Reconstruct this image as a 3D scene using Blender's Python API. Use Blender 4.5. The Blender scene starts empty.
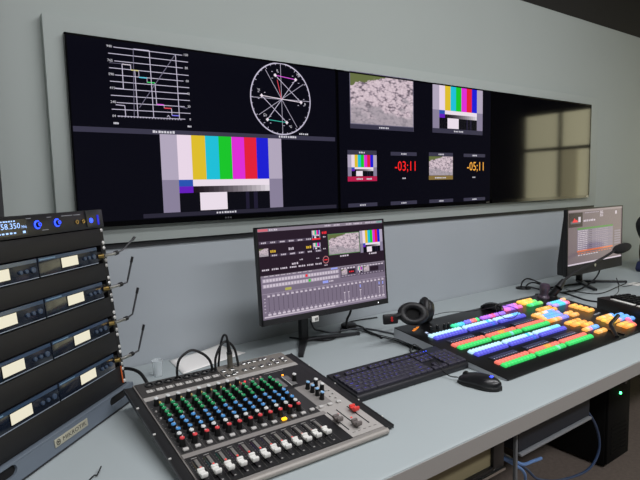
import bpy, bmesh, math, random
from mathutils import Matrix, Vector, Euler
random.seed(7)
PI = math.pi
SC = bpy.context.scene
COL = SC.collection

# ------------------------------------------------------------------ colour and materials
def lin(h):
    h = h.lstrip('#')
    out = []
    for i in (0, 2, 4):
        c = int(h[i:i+2], 16) / 255.0
        out.append(c / 12.92 if c <= 0.04045 else ((c + 0.055) / 1.055) ** 2.4)
    return (out[0], out[1], out[2], 1.0)

MATS = {}
def mat(name, hexc, rough=0.5, metal=0.0, emit=None, es=0.0, spec=0.5, var=0.0, vscale=12.0, bump=0.0, bscale=200.0, coat=0.0):
    if name in MATS:
        return MATS[name]
    m = bpy.data.materials.new(name)
    m.use_nodes = True
    nt = m.node_tree
    b = nt.nodes['Principled BSDF']
    c = lin(hexc)
    b.inputs['Base Color'].default_value = c
    b.inputs['Roughness'].default_value = rough
    b.inputs['Metallic'].default_value = metal
    b.inputs['Specular IOR Level'].default_value = spec
    if coat:
        b.inputs['Coat Weight'].default_value = coat
        b.inputs['Coat Roughness'].default_value = 0.08
    if emit:
        b.inputs['Emission Color'].default_value = lin(emit)
        b.inputs['Emission Strength'].default_value = es
    if var or bump:
        tc = nt.nodes.new('ShaderNodeTexCoord')
        if var:
            n = nt.nodes.new('ShaderNodeTexNoise')
            n.inputs['Scale'].default_value = vscale
            n.inputs['Detail'].default_value = 6
            nt.links.new(tc.outputs['Object'], n.inputs['Vector'])
            r = nt.nodes.new('ShaderNodeValToRGB')
            r.color_ramp.elements[0].position = 0.3
            r.color_ramp.elements[1].position = 0.7
            r.color_ramp.elements[0].color = tuple(v * (1 - var) for v in c[:3]) + (1,)
            r.color_ramp.elements[1].color = tuple(min(1, v * (1 + var)) for v in c[:3]) + (1,)
            nt.links.new(n.outputs['Fac'], r.inputs['Fac'])
            nt.links.new(r.outputs['Color'], b.inputs['Base Color'])
        if bump:
            n2 = nt.nodes.new('ShaderNodeTexNoise')
            n2.inputs['Scale'].default_value = bscale
            nt.links.new(tc.outputs['Object'], n2.inputs['Vector'])
            bp = nt.nodes.new('ShaderNodeBump')
            bp.inputs['Strength'].default_value = bump
            bp.inputs['Distance'].default_value = 0.002
            nt.links.new(n2.outputs['Fac'], bp.inputs['Height'])
            nt.links.new(bp.outputs['Normal'], b.inputs['Normal'])
    MATS[name] = m
    return m

def screen_mat(name, hexc, s=1.0):
    """a lit area of a display: emits its colour under a glossy front"""
    return mat('screen_' + name, '050506', 0.22, 0, hexc, s, spec=0.35)

def lit(name, hexc, s, base=None):
    return mat('lit_' + name, base or hexc, 0.35, 0, hexc, s)

# ------------------------------------------------------------------ mesh builder
def V(*a):
    return Vector(a)

class MB:
    def __init__(self):
        self.bm = bmesh.new()
        self.mats = []
    def mi(self, m):
        if m not in self.mats:
            self.mats.append(m)
        return self.mats.index(m)
    def _merge(self, tb, m, M=None, smooth=False):
        if M is not None:
            bmesh.ops.transform(tb, matrix=M, verts=tb.verts)
        i = self.mi(m)
        vm = {}
        for v in tb.verts:
            vm[v] = self.bm.verts.new(v.co)
        for f in tb.faces:
            try:
                nf = self.bm.faces.new([vm[v] for v in f.verts])
            except ValueError:
                continue
            nf.material_index = i
            nf.smooth = smooth
        tb.free()
        return self
    def box(self, x0, x1, y0, y1, z0, z1, m, bev=0.0, seg=2, M=None, smooth=False):
        tb = bmesh.new()
        bmesh.ops.create_cube(tb, size=1.0)
        sx, sy, sz = x1 - x0, y1 - y0, z1 - z0
        for v in tb.verts:
            v.co = Vector((x0 + sx * (v.co.x + .5), y0 + sy * (v.co.y + .5), z0 + sz * (v.co.z + .5)))
        if bev:
            bmesh.ops.bevel(tb, geom=tb.edges[:], offset=min(bev, .49 * min(abs(sx), abs(sy), abs(sz))), segments=seg, affect='EDGES', profile=0.5)
            smooth = True
        return self._merge(tb, m, M, smooth)
    def prism(self, poly, axis, a0, a1, m, M=None, bev=0.0):
        """poly: 2-D outline; axis 'x': poly is (y,z); 'y': (x,z); 'z': (x,y)"""
        tb = bmesh.new()
        def p(u, w, a):
            return {'x': (a, u, w), 'y': (u, a, w), 'z': (u, w, a)}[axis]
        A = [tb.verts.new(p(u, w, a0)) for u, w in poly]
        B = [tb.verts.new(p(u, w, a1)) for u, w in poly]
        n = len(poly)
        tb.faces.new(A[::-1]); tb.faces.new(B)
        for i in range(n):
            tb.faces.new((A[i], A[(i+1) % n], B[(i+1) % n], B[i]))
        bmesh.ops.recalc_face_normals(tb, faces=tb.faces)
        if bev:
            bmesh.ops.bevel(tb, geom=tb.edges[:], offset=bev, segments=2, affect='EDGES', profile=0.5)
        return self._merge(tb, m, M, bool(bev))
    def lathe(self, prof, m, seg=16, M=None, smooth=True, cap=True, sx=1.0, sy=1.0):
        tb = bmesh.new()
        rings = []
        for r, z in prof:
            rings.append([tb.verts.new((sx * r * math.cos(2*PI*k/seg), sy * r * math.sin(2*PI*k/seg), z)) for k in range(seg)])
        for a, b in zip(rings, rings[1:]):
            for k in range(seg):
                tb.faces.new((a[k], a[(k+1) % seg], b[(k+1) % seg], b[k]))
        if cap:
            tb.faces.new(rings[0][::-1]); tb.faces.new(rings[-1])
        bmesh.ops.recalc_face_normals(tb, faces=tb.faces)
        return self._merge(tb, m, M, smooth)
    def cyl(self, p0, p1, r0, m, r1=None, seg=12, smooth=True):
        p0, p1 = Vector(p0), Vector(p1)
        d = p1 - p0
        M = Matrix.Translation(p0) @ d.to_track_quat('Z', 'Y').to_matrix().to_4x4()
        return self.lathe([(r0, 0), (r0 if r1 is None else r1, d.length)], m, seg, M, smooth)
    def torus(self, R, r, m, M=None, seg=28, rs=10, sx=1.0, sy=1.0):
        tb = bmesh.new()
        rings = []
        for k in range(seg):
            a = 2*PI*k/seg
            rings.append([tb.verts.new((sx*(R + r*math.cos(2*PI*j/rs))*math.cos(a), sy*(R + r*math.cos(2*PI*j/rs))*math.sin(a), r*math.sin(2*PI*j/rs))) for j in range(rs)])
        for k in range(seg):
            A, B = rings[k], rings[(k+1) % seg]
            for j in range(rs):
                tb.faces.new((A[j], B[j], B[(j+1) % rs], A[(j+1) % rs]))
        bmesh.ops.recalc_face_normals(tb, faces=tb.faces)
        return self._merge(tb, m, M, True)
    def tube(self, pts, r, m, seg=8, sub=6, flat=1.0):
        """smooth round cable through the points"""
        P = [Vector(p) for p in pts]
        if sub > 1 and len(P) > 2:
            Q = []
            ext = [P[0] * 2 - P[1]] + P + [P[-1] * 2 - P[-2]]
            for i in range(1, len(ext) - 2):
                a, b, c, d = ext[i-1:i+3]
                for k in range(sub):
                    t = k / sub
                    Q.append(0.5 * ((2*b) + (c - a)*t + (2*a - 5*b + 4*c - d)*t*t + (3*b - a - 3*c + d)*t**3))
            Q.append(P[-1]); P = Q
        tb = bmesh.new()
        rings = []
        nrm = None
        for i, p in enumerate(P):
            t = (P[min(i+1, len(P)-1)] - P[max(i-1, 0)])
            if t.length < 1e-9:
                t = Vector((0, 0, 1))
            t.normalize()
            if nrm is None:
                nrm = t.orthogonal().normalized()
            nrm = (nrm - t * nrm.dot(t))
            if nrm.length < 1e-6:
                nrm = t.orthogonal()
            nrm.normalize()
            bn = t.cross(nrm)
            rings.append([tb.verts.new(p + (nrm * math.cos(2*PI*k/seg) + bn * math.sin(2*PI*k/seg) * flat) * r) for k in range(seg)])
        for a, b in zip(rings, rings[1:]):
            for k in range(seg):
                tb.faces.new((a[k], a[(k+1) % seg], b[(k+1) % seg], b[k]))
        tb.faces.new(rings[0][::-1]); tb.faces.new(rings[-1])
        bmesh.ops.recalc_face_normals(tb, faces=tb.faces)
        return self._merge(tb, m, None, True)
    def face(self, pts, m):
        i = self.mi(m)
        f = self.bm.faces.new([self.bm.verts.new(p) for p in pts])
        f.material_index = i
        return self
    def text(self, s, M, m):
        vs, fs = GLYPHS[s]
        i = self.mi(m)
        nv = [self.bm.verts.new(M @ Vector((x, y, 0))) for x, y in vs]
        for f in fs:
            try:
                nf = self.bm.faces.new([nv[k] for k in f])
                nf.material_index = i
            except ValueError:
                pass
        return self
    def mesh(self, name):
        me = bpy.data.meshes.new(name)
        self.bm.to_mesh(me)
        self.bm.free()
        for m in self.mats:
            me.materials.append(m)
        try:
            me.set_sharp_from_angle(angle=math.radians(38))
        except Exception:
            pass
        return me
    def build(self, name, parent=None, loc=(0, 0, 0), rot=(0, 0, 0)):
        return put(name, self.mesh(name), parent, loc, rot)

def put(name, me, parent=None, loc=(0, 0, 0), rot=(0, 0, 0)):
    o = bpy.data.objects.new(name, me)
    COL.objects.link(o)
    o.location = loc
    o.rotation_euler = rot
    if parent is not None:
        o.parent = parent
    return o

def tag(o, label=None, cat=None, group=None, kind=None):
    if label: o['label'] = label
    if cat: o['category'] = cat
    if group: o['group'] = group
    if kind: o['kind'] = kind
    return o

def thing(name, label, cat, loc=(0, 0, 0), rot=(0, 0, 0), group=None):
    o = bpy.data.objects.new(name, None)
    o.empty_display_size = 0.05
    COL.objects.link(o)
    o.location = loc
    o.rotation_euler = rot
    return tag(o, label, cat, group)

def struct(o):
    o['kind'] = 'structure'
    return o

# text outlines, made once
KEYROWS = [
    ['Esc', None, 'F1', 'F2', 'F3', 'F4', None, 'F5', 'F6', 'F7', 'F8', None, 'F9', 'F10', 'F11', 'F12'],
    list('`1234567890-=') + ['Bksp'],
    ['Tab'] + list('QWERTYUIOP[]') + ['\\'],
    ['Caps'] + list("ASDFGHJKL;'") + ['Enter'],
    ['Shift'] + list('ZXCVBNM,./') + ['Shift'],
    ['Ctrl', 'Win', 'Alt', '', 'Alt', 'Fn', 'Menu', 'Ctrl']]
STRINGS = set(['-03;11', '-05;11', 'MIKROTIK', '558.350', 'MHz', '940', '765', '590', '415', '240', '64', '100', '80', '60', '40', '20', '0',
               'Ins', 'Home', 'PgUp', 'Del', 'End', 'PgDn', 'Prt', 'Scr', 'Brk', 'Num', '/', '*', '+', '.', 'Mg', 'B', 'Cy', 'G', 'Yl', 'R'])
for r_ in KEYROWS:
    STRINGS |= set(x for x in r_ if x)
STRINGS |= set('0123456789')
GLYPHS = {}
def make_glyphs():
    obs = []
    for s in sorted(STRINGS):
        cu = bpy.data.curves.new('txt', 'FONT')
        cu.body = s
        cu.size = 1.0
        cu.align_x = 'CENTER'
        cu.align_y = 'CENTER'
        cu.resolution_u = 2
        o = bpy.data.objects.new('txt', cu)
        COL.objects.link(o)
        obs.append((s, o))
    dg = bpy.context.evaluated_depsgraph_get()
    dg.update()
    for s, o in obs:
        ev = o.evaluated_get(dg)
        me = ev.to_mesh()
        GLYPHS[s] = ([(v.co.x, v.co.y) for v in me.vertices], [tuple(p.vertices) for p in me.polygons])
        ev.to_mesh_clear()
    for s, o in obs:
        cu = o.data
        bpy.data.objects.remove(o)
        bpy.data.curves.remove(cu)
make_glyphs()

def wall_text_M(x, y, z, sx, sz):
    """text upright in the XZ plane, read from -Y"""
    return Matrix.Translation((x, y, z)) @ Matrix(((sx, 0, 0, 0), (0, 0, -1, 0), (0, sz, 0, 0), (0, 0, 0, 1)))

# ------------------------------------------------------------------ common materials
M_wall = mat('wall_paint', 'a9b1ad', 0.75, var=0.02, vscale=2.0, bump=0.04)
M_wall2 = mat('panel_paint', 'a9b1ad', 0.75, var=0.02, vscale=2.0, bump=0.04)
M_lower = mat('lower_panel', 'aab1b6', 0.7, var=0.03, vscale=3.0)
M_dark = mat('dark_trim', '26282b', 0.6)
M_ceil = mat('ceiling_black', '1b1a18', 0.9)
M_floor = mat('carpet', '7a6e65', 0.95, var=0.12, vscale=60.0, bump=0.4)
M_desk = mat('desk_laminate', 'a6afb0', 0.42, var=0.012, vscale=5.0)
M_deskedge = mat('desk_edge', 'a7a6a3', 0.5)
M_black = mat('black_plastic', '121214', 0.42)
M_matte = mat('matte_black', '17171a', 0.7, bump=0.05)
M_gloss = mat('gloss_black', '060608', 0.1)
M_glass = mat('screen_glass', '050509', 0.06, spec=0.65)
M_rubber = mat('cable_rubber', '101012', 0.55)
M_steel = mat('steel', 'b9b9b6', 0.3, 1.0)
M_darksteel = mat('dark_steel', '4a4a4c', 0.4, 0.8)
M_greyp = mat('grey_plastic', '8d9094', 0.5)
M_white = mat('white_plastic', 'e4e3dd', 0.4)

# ------------------------------------------------------------------ room
XL, XR, YB, ZC, ZW = -2.2, 6.0, -6.5, 3.2, 2.297
struct(MB().box(XL, XR, YB, .06, -.05, 0, M_floor).build('floor'))
struct(MB().box(XL, XR, YB, .06, ZC, ZC + .05, M_ceil).build('ceiling'))
struct(MB().box(XL, XR, .05, .16, 0, ZW, M_wall).build('wall_front'))
struct(MB().box(XL, XR, .052, .16, ZW, ZC, M_ceil).build('wall_upper'))
struct(MB().box(XL - .1, XL, YB, .16, 0, ZC, M_wall).build('wall_left'))
struct(MB().box(XL, XR, YB - .1, YB, 0, ZC, mat('back_wall', '3a3a3c', 0.9)).build('wall_back'))
# right wall: solid, with a bright glazed partition near the desk
mb = MB()
Mr = mat('right_wall', '3a3833', 0.9)
mb.box(XR, XR + .1, YB, -2.45, 0, ZC, Mr)
mb.box(XR, XR + .1, -.15, .16, 0, ZC, M_wall)
mb.box(XR, XR + .1, -2.45, -.15, 0, .1, M_wall)
mb.box(XR, XR + .1, -2.45, -.15, 2.2, ZC, M_ceil)
struct(mb.build('wall_right'))
mb = MB()
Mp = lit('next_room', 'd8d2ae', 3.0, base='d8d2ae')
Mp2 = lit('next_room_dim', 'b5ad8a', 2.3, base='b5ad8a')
Mfrm = mat('window_frame', '5b5a50', 0.6)
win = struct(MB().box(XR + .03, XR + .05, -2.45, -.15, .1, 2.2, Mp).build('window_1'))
mb = MB()
for y in (-2.45, -1.95, -1.55, -1.0, -.55, -.2):
    mb.box(XR, XR + .03, y, y + .045, .1, 2.2, Mfrm)
for z in (.1, 1.70, 2.16):
    mb.box(XR, XR + .03, -2.45, -.15, z, z + .04, Mfrm)
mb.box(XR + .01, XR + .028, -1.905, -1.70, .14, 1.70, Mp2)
mb.build('frame', win)

struct(MB().box(-.05, 3.12, .02, .05, 1.155, 1.832, M_wall2, bev=.001).build('trim_2'))
struct(MB().box(XL, 3.12, .036, .05, .0, 1.138, M_lower).build('trim_3'))
struct(MB().box(XL, 3.12, .030, .05, 1.138, 1.155, M_dark).build('trim_1'))
struct(MB().box(-.30, -.187, -.02, .05, 0, ZW, M_dark, bev=.004).build('trim_4'))
struct(MB().box(XL, XR, .035, .05, 0, .07, M_dark).build('baseboard_front'))

# ------------------------------------------------------------------ desk
desk = thing('control_desk', 'long grey laminate control desk running along the wall under the screens', 'desk', (0, 0, 0))
DX0, DX1 = -2.0, 4.9
prof = [(.030, .692), (.030, .74), (-.962, .74), (-.968, .737), (-.970, .731), (-.970, .697), (-.966, .692)]
mb = MB(); mb.prism(prof, 'x', DX0, DX1, M_desk)
mb.build('desktop', desk)
MB().box(DX0, DX1, -.9715, -.9695, .6935, .7345, mat('edge_shade', '94918d', .55)).build('edge_shade', desk)['label'] = 'grey brown strip painted as shade on the front edge'  # darker strip colours in the shade on the desk's front face
for x in (-1.6, .886, 3.4):
    mb = MB()
    mb.box(x, x + .010, -.903, -.893, 0, .692, mat('leg_grey', '6a6d70', .5), bev=.002)
    mb.box(x, x + .012, -.12, -.09, 0, .692, M_greyp, bev=.003)
    mb.box(x, x + .012, -.88, -.12, .63, .66, M_greyp, bev=.003)
    mb.build('leg', desk)
MB().box(.90, 3.4, -.085, -.07, .34, .692, mat('modesty', '202328', .7)).build('modesty_panel', desk)

# drawers hung under the desk front
t = thing('under_desk_cabinet', 'beige fronted cabinet with black frame hung below the desk edge', 'cabinet', (.5, -.70, .58))
mb = MB(); mb.box(-.7, .30, -.195, .25, 0, .11, mat('beige_front', '8a8163', .6)); mb.build('body', t)
mb = MB(); mb.box(.285, .33, -.205, .25, -.012, .112, M_black, bev=.002); mb.build('side_frame', t)
mb = MB(); mb.box(-.7, .285, -.205, -.19, -.014, .0, M_black, bev=.002); mb.box(-.7, .33, -.21, -.20, -.020, -.013, M_steel); mb.build('bottom_rail', t)
t = thing('under_desk_shelf', 'dark blue black shelf with a pale lower edge under the desk', 'shelf', (1.3, -.70, .565))
mb = MB(); mb.box(-.39, -.01, -.195, .2, .01, .125, mat('shelf_dark', '1d222c', .6)); mb.build('body', t)
mb = MB(); mb.box(-.39, -.01, -.204, -.190, 0, .008, M_greyp, bev=.002); mb.build('edge_rail', t)

# computer tower under the desk with a green light
t = thing('computer_tower', 'black computer tower with small green light on floor under the desk', 'computer', (2.15, -.35, 0))
M_case = mat('tower_black', '09090a', .8, spec=.2)
MB().box(-.11, .11, -.24, .22, .012, .44, M_case, bev=.004).build('case', t)
mb = MB(); mb.box(-.105, .105, -.252, -.236, .02, .435, M_case, bev=.004)
for k in range(7): mb.box(-.07, .07, -.254, -.25, .06 + k*.02, .068 + k*.02, M_case)
mb.build('front_panel', t)
MB().cyl((0.0, -.251, .337), (0.0, -.257, .337), .006, lit('green_led', '46ff88', 9)).build('power_light', t)
MB().cyl((0.05, -.251, .38), (0.05, -.256, .38), .012, M_darksteel).build('power_button', t)
for sx in (-.08, .08):
    for sy in (-.18, .17):
        MB().cyl((sx, sy, 0), (sx, sy, .014), .016, M_rubber).build('foot', t)

Mblue = mat('blue_cable', '6d93cc', 0.5)
Mblue2 = mat('dark_blue_cable', '2f4568', 0.5)
tag(MB().tube([(.85, -.60, .60), (.85, -.74, .56), (.945, -.80, .530), (1.044, -.80, .46), (1.105, -.80, .414), (1.169, -.80, .36), (1.304, -.80, .309), (1.478, -.80, .284), (1.556, -.80, .329), (1.537, -.80, .421), (1.44, -.80, .525), (1.40, -.72, .556)], .0045, Mblue2).build('network_cable'),
    'dark blue cable hanging in a wide loop under the desk', 'cable', 'blue cables under the desk')
tag(MB().tube([(.85, -.64, .60), (.855, -.78, .56), (.94, -.85, .525), (.985, -.86, .50), (1.03, -.86, .493), (1.08, -.86, .487)], .005, Mblue).build('network_cable'),
    'short light blue cable end sticking out under the desk', 'cable', 'blue cables under the desk')
tag(MB().tube([(.85, -.56, .62), (.86, -.76, .58), (.95, -.85, .51), (.99, -.86, .475), (1.03, -.84, .42), (1.07, -.80, .33), (1.09, -.70, .2), (1.1, -.6, .02), (1.2, -.55, .006)], .0045, Mblue).build('network_cable'),
    'blue cable dropping straight down to the floor beside the desk leg', 'cable', 'blue cables under the desk')

# ------------------------------------------------------------------ wall screens
bars_cols = [('white', 'eedcec'), ('yellow', 'e2c12c'), ('cyan', '1fc3dc'), ('green', '18c92a'), ('magenta', 'e22fda'), ('red', 'e8213a'), ('blue', '1d1fd6')]
for n_, c_ in bars_cols: screen_mat('bar_' + n_, c_, 0.95)
S = lambda n, c, s=1.0: screen_mat(n, c, s)
G_lilac = S('lilac', 'b9aec4', .9); G_lilacd = S('lilac_dark', '8f86a0', .9)
G_white = S('white', 'efe2ee', .95); G_bk = S('black', '0c0c17', .7)
G_line = S('line', 'cfc8de', .85); G_dim = S('dim_line', '7d7890', .8); G_label = S('label_strip', '3c3a4d', .9)
G_dim2 = S('trace', 'b3adc0', .85)
G_txt = S('caption', 'd9d6e0', .9)

def quadm(mb, x0, x1, z0, z1, m, y=0.0):
    mb.face([(x0, y, z0), (x1, y, z0), (x1, y, z1), (x0, y, z1)], m)
def seg(mb, x0, z0, x1, z1, w, m, y=0.0):
    a, b = Vector((x0, 0, z0)), Vector((x1, 0, z1))
    d = (b - a); n = Vector((-d.z, 0, d.x)).normalized() * w / 2
    mb.face([(a.x + n.x, y, a.z + n.z), (a.x - n.x, y, a.z - n.z), (b.x - n.x, y, b.z - n.z), (b.x + n.x, y, b.z + n.z)], m)

def grad_mat(name):
    """black to white test ramp, left to right in the picture"""
    if name in MATS: return MATS[name]
    m = screen_mat(name, 'ffffff', .8)
    nt = m.node_tree; b = nt.nodes['Principled BSDF']
    tc = nt.nodes.new('ShaderNodeTexCoord'); sp = nt.nodes.new('ShaderNodeSeparateXYZ')
    nt.links.new(tc.outputs['Generated'], sp.inputs[0])
    r = nt.nodes.new('ShaderNodeValToRGB')
    r.color_ramp.elements[0].position = .24; r.color_ramp.elements[0].color = lin('140d1a')
    r.color_ramp.elements[1].position = .86; r.color_ramp.elements[1].color = lin('efe2ee')
    nt.links.new(sp.outputs[0], r.inputs['Fac']); nt.links.new(r.outputs['Color'], b.inputs['Emission Color'])
    return m

def test_bars(mb, x0, x1, z0, z1, y):
    """colour bar test card inside x0..x1, z0..z1"""
    w, h = x1 - x0, z1 - z0
    X = lambda f: x0 + w * f
    Z = lambda f: z0 + h * f
    e = -.0002
    quadm(mb, X(0), X(1), Z(0), Z(1), G_bk, y)
    quadm(mb, X(0), X(.123), Z(.42), Z(1), G_lilac, y + e)
    quadm(mb, X(0), X(.123), Z(0), Z(.42), G_lilacd, y + e)
    quadm(mb, X(.877), X(1), Z(.42), Z(1), G_lilac, y + e)
    quadm(mb, X(.877), X(1), Z(0), Z(.42), G_lilacd, y + e)
    for k, (n_, c_) in enumerate(bars_cols):
        quadm(mb, X(.123 + .1077 * k), X(.123 + .1077 * (k + 1)), Z(.42), Z(1), MATS['screen_bar_' + n_], y + e)
    quadm(mb, X(.123), X(.23), Z(.333), Z(.42), S('patch_blue', '2b57b8', .9), y + e)
    quadm(mb, X(.123), X(.23), Z(.247), Z(.333), S('patch_violet', '6a1fc4', .9), y + e)
    quadm(mb, X(.23), X(.877), Z(.333), Z(.42), G_white, y + e)
    n = 16
    for k in range(n):
        v = int(20 + 200 * (k / (n - 1)) ** 1.2)
        quadm(mb, X(.23 + .647 * k / n), X(.23 + .647 * (k + 1) / n), Z(.247), Z(.333), S('ramp%d' % k, '%02x%02x%02x' % (v + 8, v, v + 8), .9), y + e)
    quadm(mb, X(.28), X(.50), Z(.01), Z(.247), G_white, y + e)
    for a, b in ((.66, .69), (.73, .765)):
        quadm(mb, X(a), X(b), Z(.0), Z(.247), S('near_black', '231f36', .8), y + e)

def river_mat():
    """pale boulders with water and a green bank, all procedural"""
    if 'river' in MATS: return MATS['river']
    m = screen_mat('river_base', 'ffffff', .85)
    nt = m.node_tree; b = nt.nodes['Principled BSDF']
    tc = nt.nodes.new('ShaderNodeTexCoord')
    uv = tc.outputs['UV']
    vo = nt.nodes.new('ShaderNodeTexVoronoi'); vo.inputs['Scale'].default_value = 24
    no = nt.nodes.new('ShaderNodeTexNoise'); no.inputs['Scale'].default_value = 9; no.inputs['Detail'].default_value = 8
    nt.links.new(uv, vo.inputs['Vector']); nt.links.new(uv, no.inputs['Vector'])
    mx = nt.nodes.new('ShaderNodeMath'); mx.operation = 'MULTIPLY_ADD'
    nt.links.new(no.outputs['Fac'], mx.inputs[0]); mx.inputs[1].default_value = 1.1
    sb = nt.nodes.new('ShaderNodeMath'); sb.operation = 'MULTIPLY'; sb.inputs[1].default_value = -.55
    nt.links.new(vo.outputs['Distance'], sb.inputs[0]); nt.links.new(sb.outputs[0], mx.inputs[2])
    rk = nt.nodes.new('ShaderNodeValToRGB'); rk.color_ramp.interpolation = 'LINEAR'
    el = rk.color_ramp.elements
    el[0].position = .0; el[0].color = lin('756973')
    el[1].position = .5; el[1].color = lin('e9d6df')
    e2 = el.new(.12); e2.color = lin('a596a2'); e3 = el.new(.24); e3.color = lin('d6c2cc')
    nt.links.new(mx.outputs[0], rk.inputs['Fac'])
    sp = nt.nodes.new('ShaderNodeSeparateXYZ'); nt.links.new(uv, sp.inputs[0])
    # green bank along the top left and a dark bush at the right
    n2 = nt.nodes.new('ShaderNodeTexNoise'); n2.inputs['Scale'].default_value = 5; n2.inputs['Detail'].default_value = 5
    nt.links.new(uv, n2.inputs['Vector'])
    ad = nt.nodes.new('ShaderNodeMath'); ad.operation = 'MULTIPLY_ADD'; ad.inputs[1].default_value = .5
    nt.links.new(n2.outputs['Fac'], ad.inputs[0]); nt.links.new(sp.outputs[1], ad.inputs[2])
    dx = nt.nodes.new('ShaderNodeMath'); dx.operation = 'MULTIPLY_ADD'; dx.inputs[1].default_value = -.5
    nt.links.new(sp.outputs[0], dx.inputs[0]); nt.links.new(ad.outputs[0], dx.inputs[2])
    gr = nt.nodes.new('ShaderNodeValToRGB'); gr.color_ramp.elements[0].position = .98; gr.color_ramp.elements[1].position = 1.08
    nt.links.new(dx.outputs[0], gr.inputs['Fac'])
    m1 = nt.nodes.new('ShaderNodeMixRGB'); m1.inputs[2].default_value = lin('6d7748')
    nt.links.new(gr.outputs['Color'], m1.inputs[0]); nt.links.new(rk.outputs['Color'], m1.inputs[1])
    r2 = nt.nodes.new('ShaderNodeMath'); r2.operation = 'MULTIPLY_ADD'; r2.inputs[1].default_value = .3
    nt.links.new(n2.outputs['Fac'], r2.inputs[0]); nt.links.new(sp.outputs[0], r2.inputs[2])
    g2 = nt.nodes.new('ShaderNodeValToRGB'); g2.color_ramp.elements[0].position = 1.0; g2.color_ramp.elements[1].position = 1.2
    nt.links.new(r2.outputs[0], g2.inputs['Fac'])
    m2 = nt.nodes.new('ShaderNodeMixRGB'); m2.inputs[2].default_value = lin('4f4a4d')
    nt.links.new(g2.outputs['Color'], m2.inputs[0]); nt.links.new(m1.outputs['Color'], m2.inputs[1])
    # grey pool of water in the middle below
    wt = nt.nodes.new('ShaderNodeTexNoise'); wt.inputs['Scale'].default_value = 2.6
    nt.links.new(uv, wt.inputs['Vector'])
    w1 = nt.nodes.new('ShaderNodeMath'); w1.operation = 'MULTIPLY_ADD'; w1.inputs[1].default_value = -.7
    nt.links.new(sp.outputs[1], w1.inputs[0]); nt.links.new(wt.outputs['Fac'], w1.inputs[2])
    w2 = nt.nodes.new('ShaderNodeValToRGB'); w2.color_ramp.elements[0].position = .22; w2.color_ramp.elements[1].position = .34
    w2.color_ramp.elements[1].color = (.75, .75, .75, 1)
    nt.links.new(w1.outputs[0], w2.inputs['Fac'])
    m3 = nt.nodes.new('ShaderNodeMixRGB'); m3.inputs[2].default_value = lin('a59da6')
    nt.links.new(w2.outputs['Color'], m3.inputs[0]); nt.links.new(m2.outputs['Color'], m3.inputs[1])
    nt.links.new(m3.outputs['Color'], b.inputs['Emission Color'])
    MATS['river'] = m
    return m

def river_quad(name, x0, x1, z0, z1, y, parent):
    me = bpy.data.meshes.new(name)
    me.from_pydata([(x0, y, z0), (x1, y, z0), (x1, y, z1), (x0, y, z1)], [], [(0, 1, 2, 3)])
    uv = me.uv_layers.new(name='UVMap')
    for l, c in zip(uv.data, ((0, 0), (1, 0), (1, 1), (0, 1))): l.uv = c
    me.materials.append(river_mat())
    return put(name, me, parent)

def dashes(mb, x0, x1, z, h, m, y=0.0, n=6, seed=1):
    """a small unreadable caption: a run of short strokes"""
    rn = random.Random(seed)
    w = (x1 - x0) / n
    for k in range(n):
        quadm(mb, x0 + k * w, x0 + k * w + w * rn.uniform(.55, .85), z - h/2, z + h/2 * rn.uniform(.6, 1), m, y)

M_glass_on = mat('screen_glass_on', '050509', 0.06, 0, '0c0c17', .6, spec=0.65)
TVW, TVZ0, TVZ1 = 1.0, 1.209, 1.782
def make_tv(ix, label):
    t = thing('wall_screen', label, 'television', (ix * TVW, 0, TVZ0), group='flat screens in the wall row')
    H = TVZ1 - TVZ0
    mb = MB()
    mb.box(.0015, TVW - .0015, .004, .0205, 0, H, M_black, bev=.002)
    mb.build('casing', t)
    mb = MB()
    mb.box(.0015, .007, 0, .006, 0, H, M_gloss); mb.box(TVW - .007, TVW - .0015, 0, .006, 0, H, M_gloss)
    mb.box(.0015, TVW - .0015, 0, .006, H - .006, H, M_gloss); mb.box(.0015, TVW - .0015, 0, .006, 0, .017, M_gloss)
    mb.build('bezel', t)
    MB().box(.007, TVW - .007, .0015, .006, .017, H - .006, M_glass if ix == 2 else M_glass_on).build('screen', t)
    lx = .50 if ix == 0 else .975
    mb = MB(); dashes(mb, lx - .014, lx + .014, .008, .006, mat('badge', '9a9aa0', .3, .8), -.0006, 3, ix + 3)
    mb.build('badge', t)
    return t
tv1 = make_tv(0, 'left wall screen showing waveform graph, vector circle and large colour bars')
tv2 = make_tv(1, 'middle wall screen showing river picture, small colour bars and two clocks')
tv1s = next(c for c in tv1.children if c.name.startswith('screen')); tv2s = next(c for c in tv2.children if c.name.startswith('screen'))
tv3 = make_tv(2, 'right wall screen switched off, dark glass reflecting a bright room')
YS = .0009
z = lambda a: a - TVZ0
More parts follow.
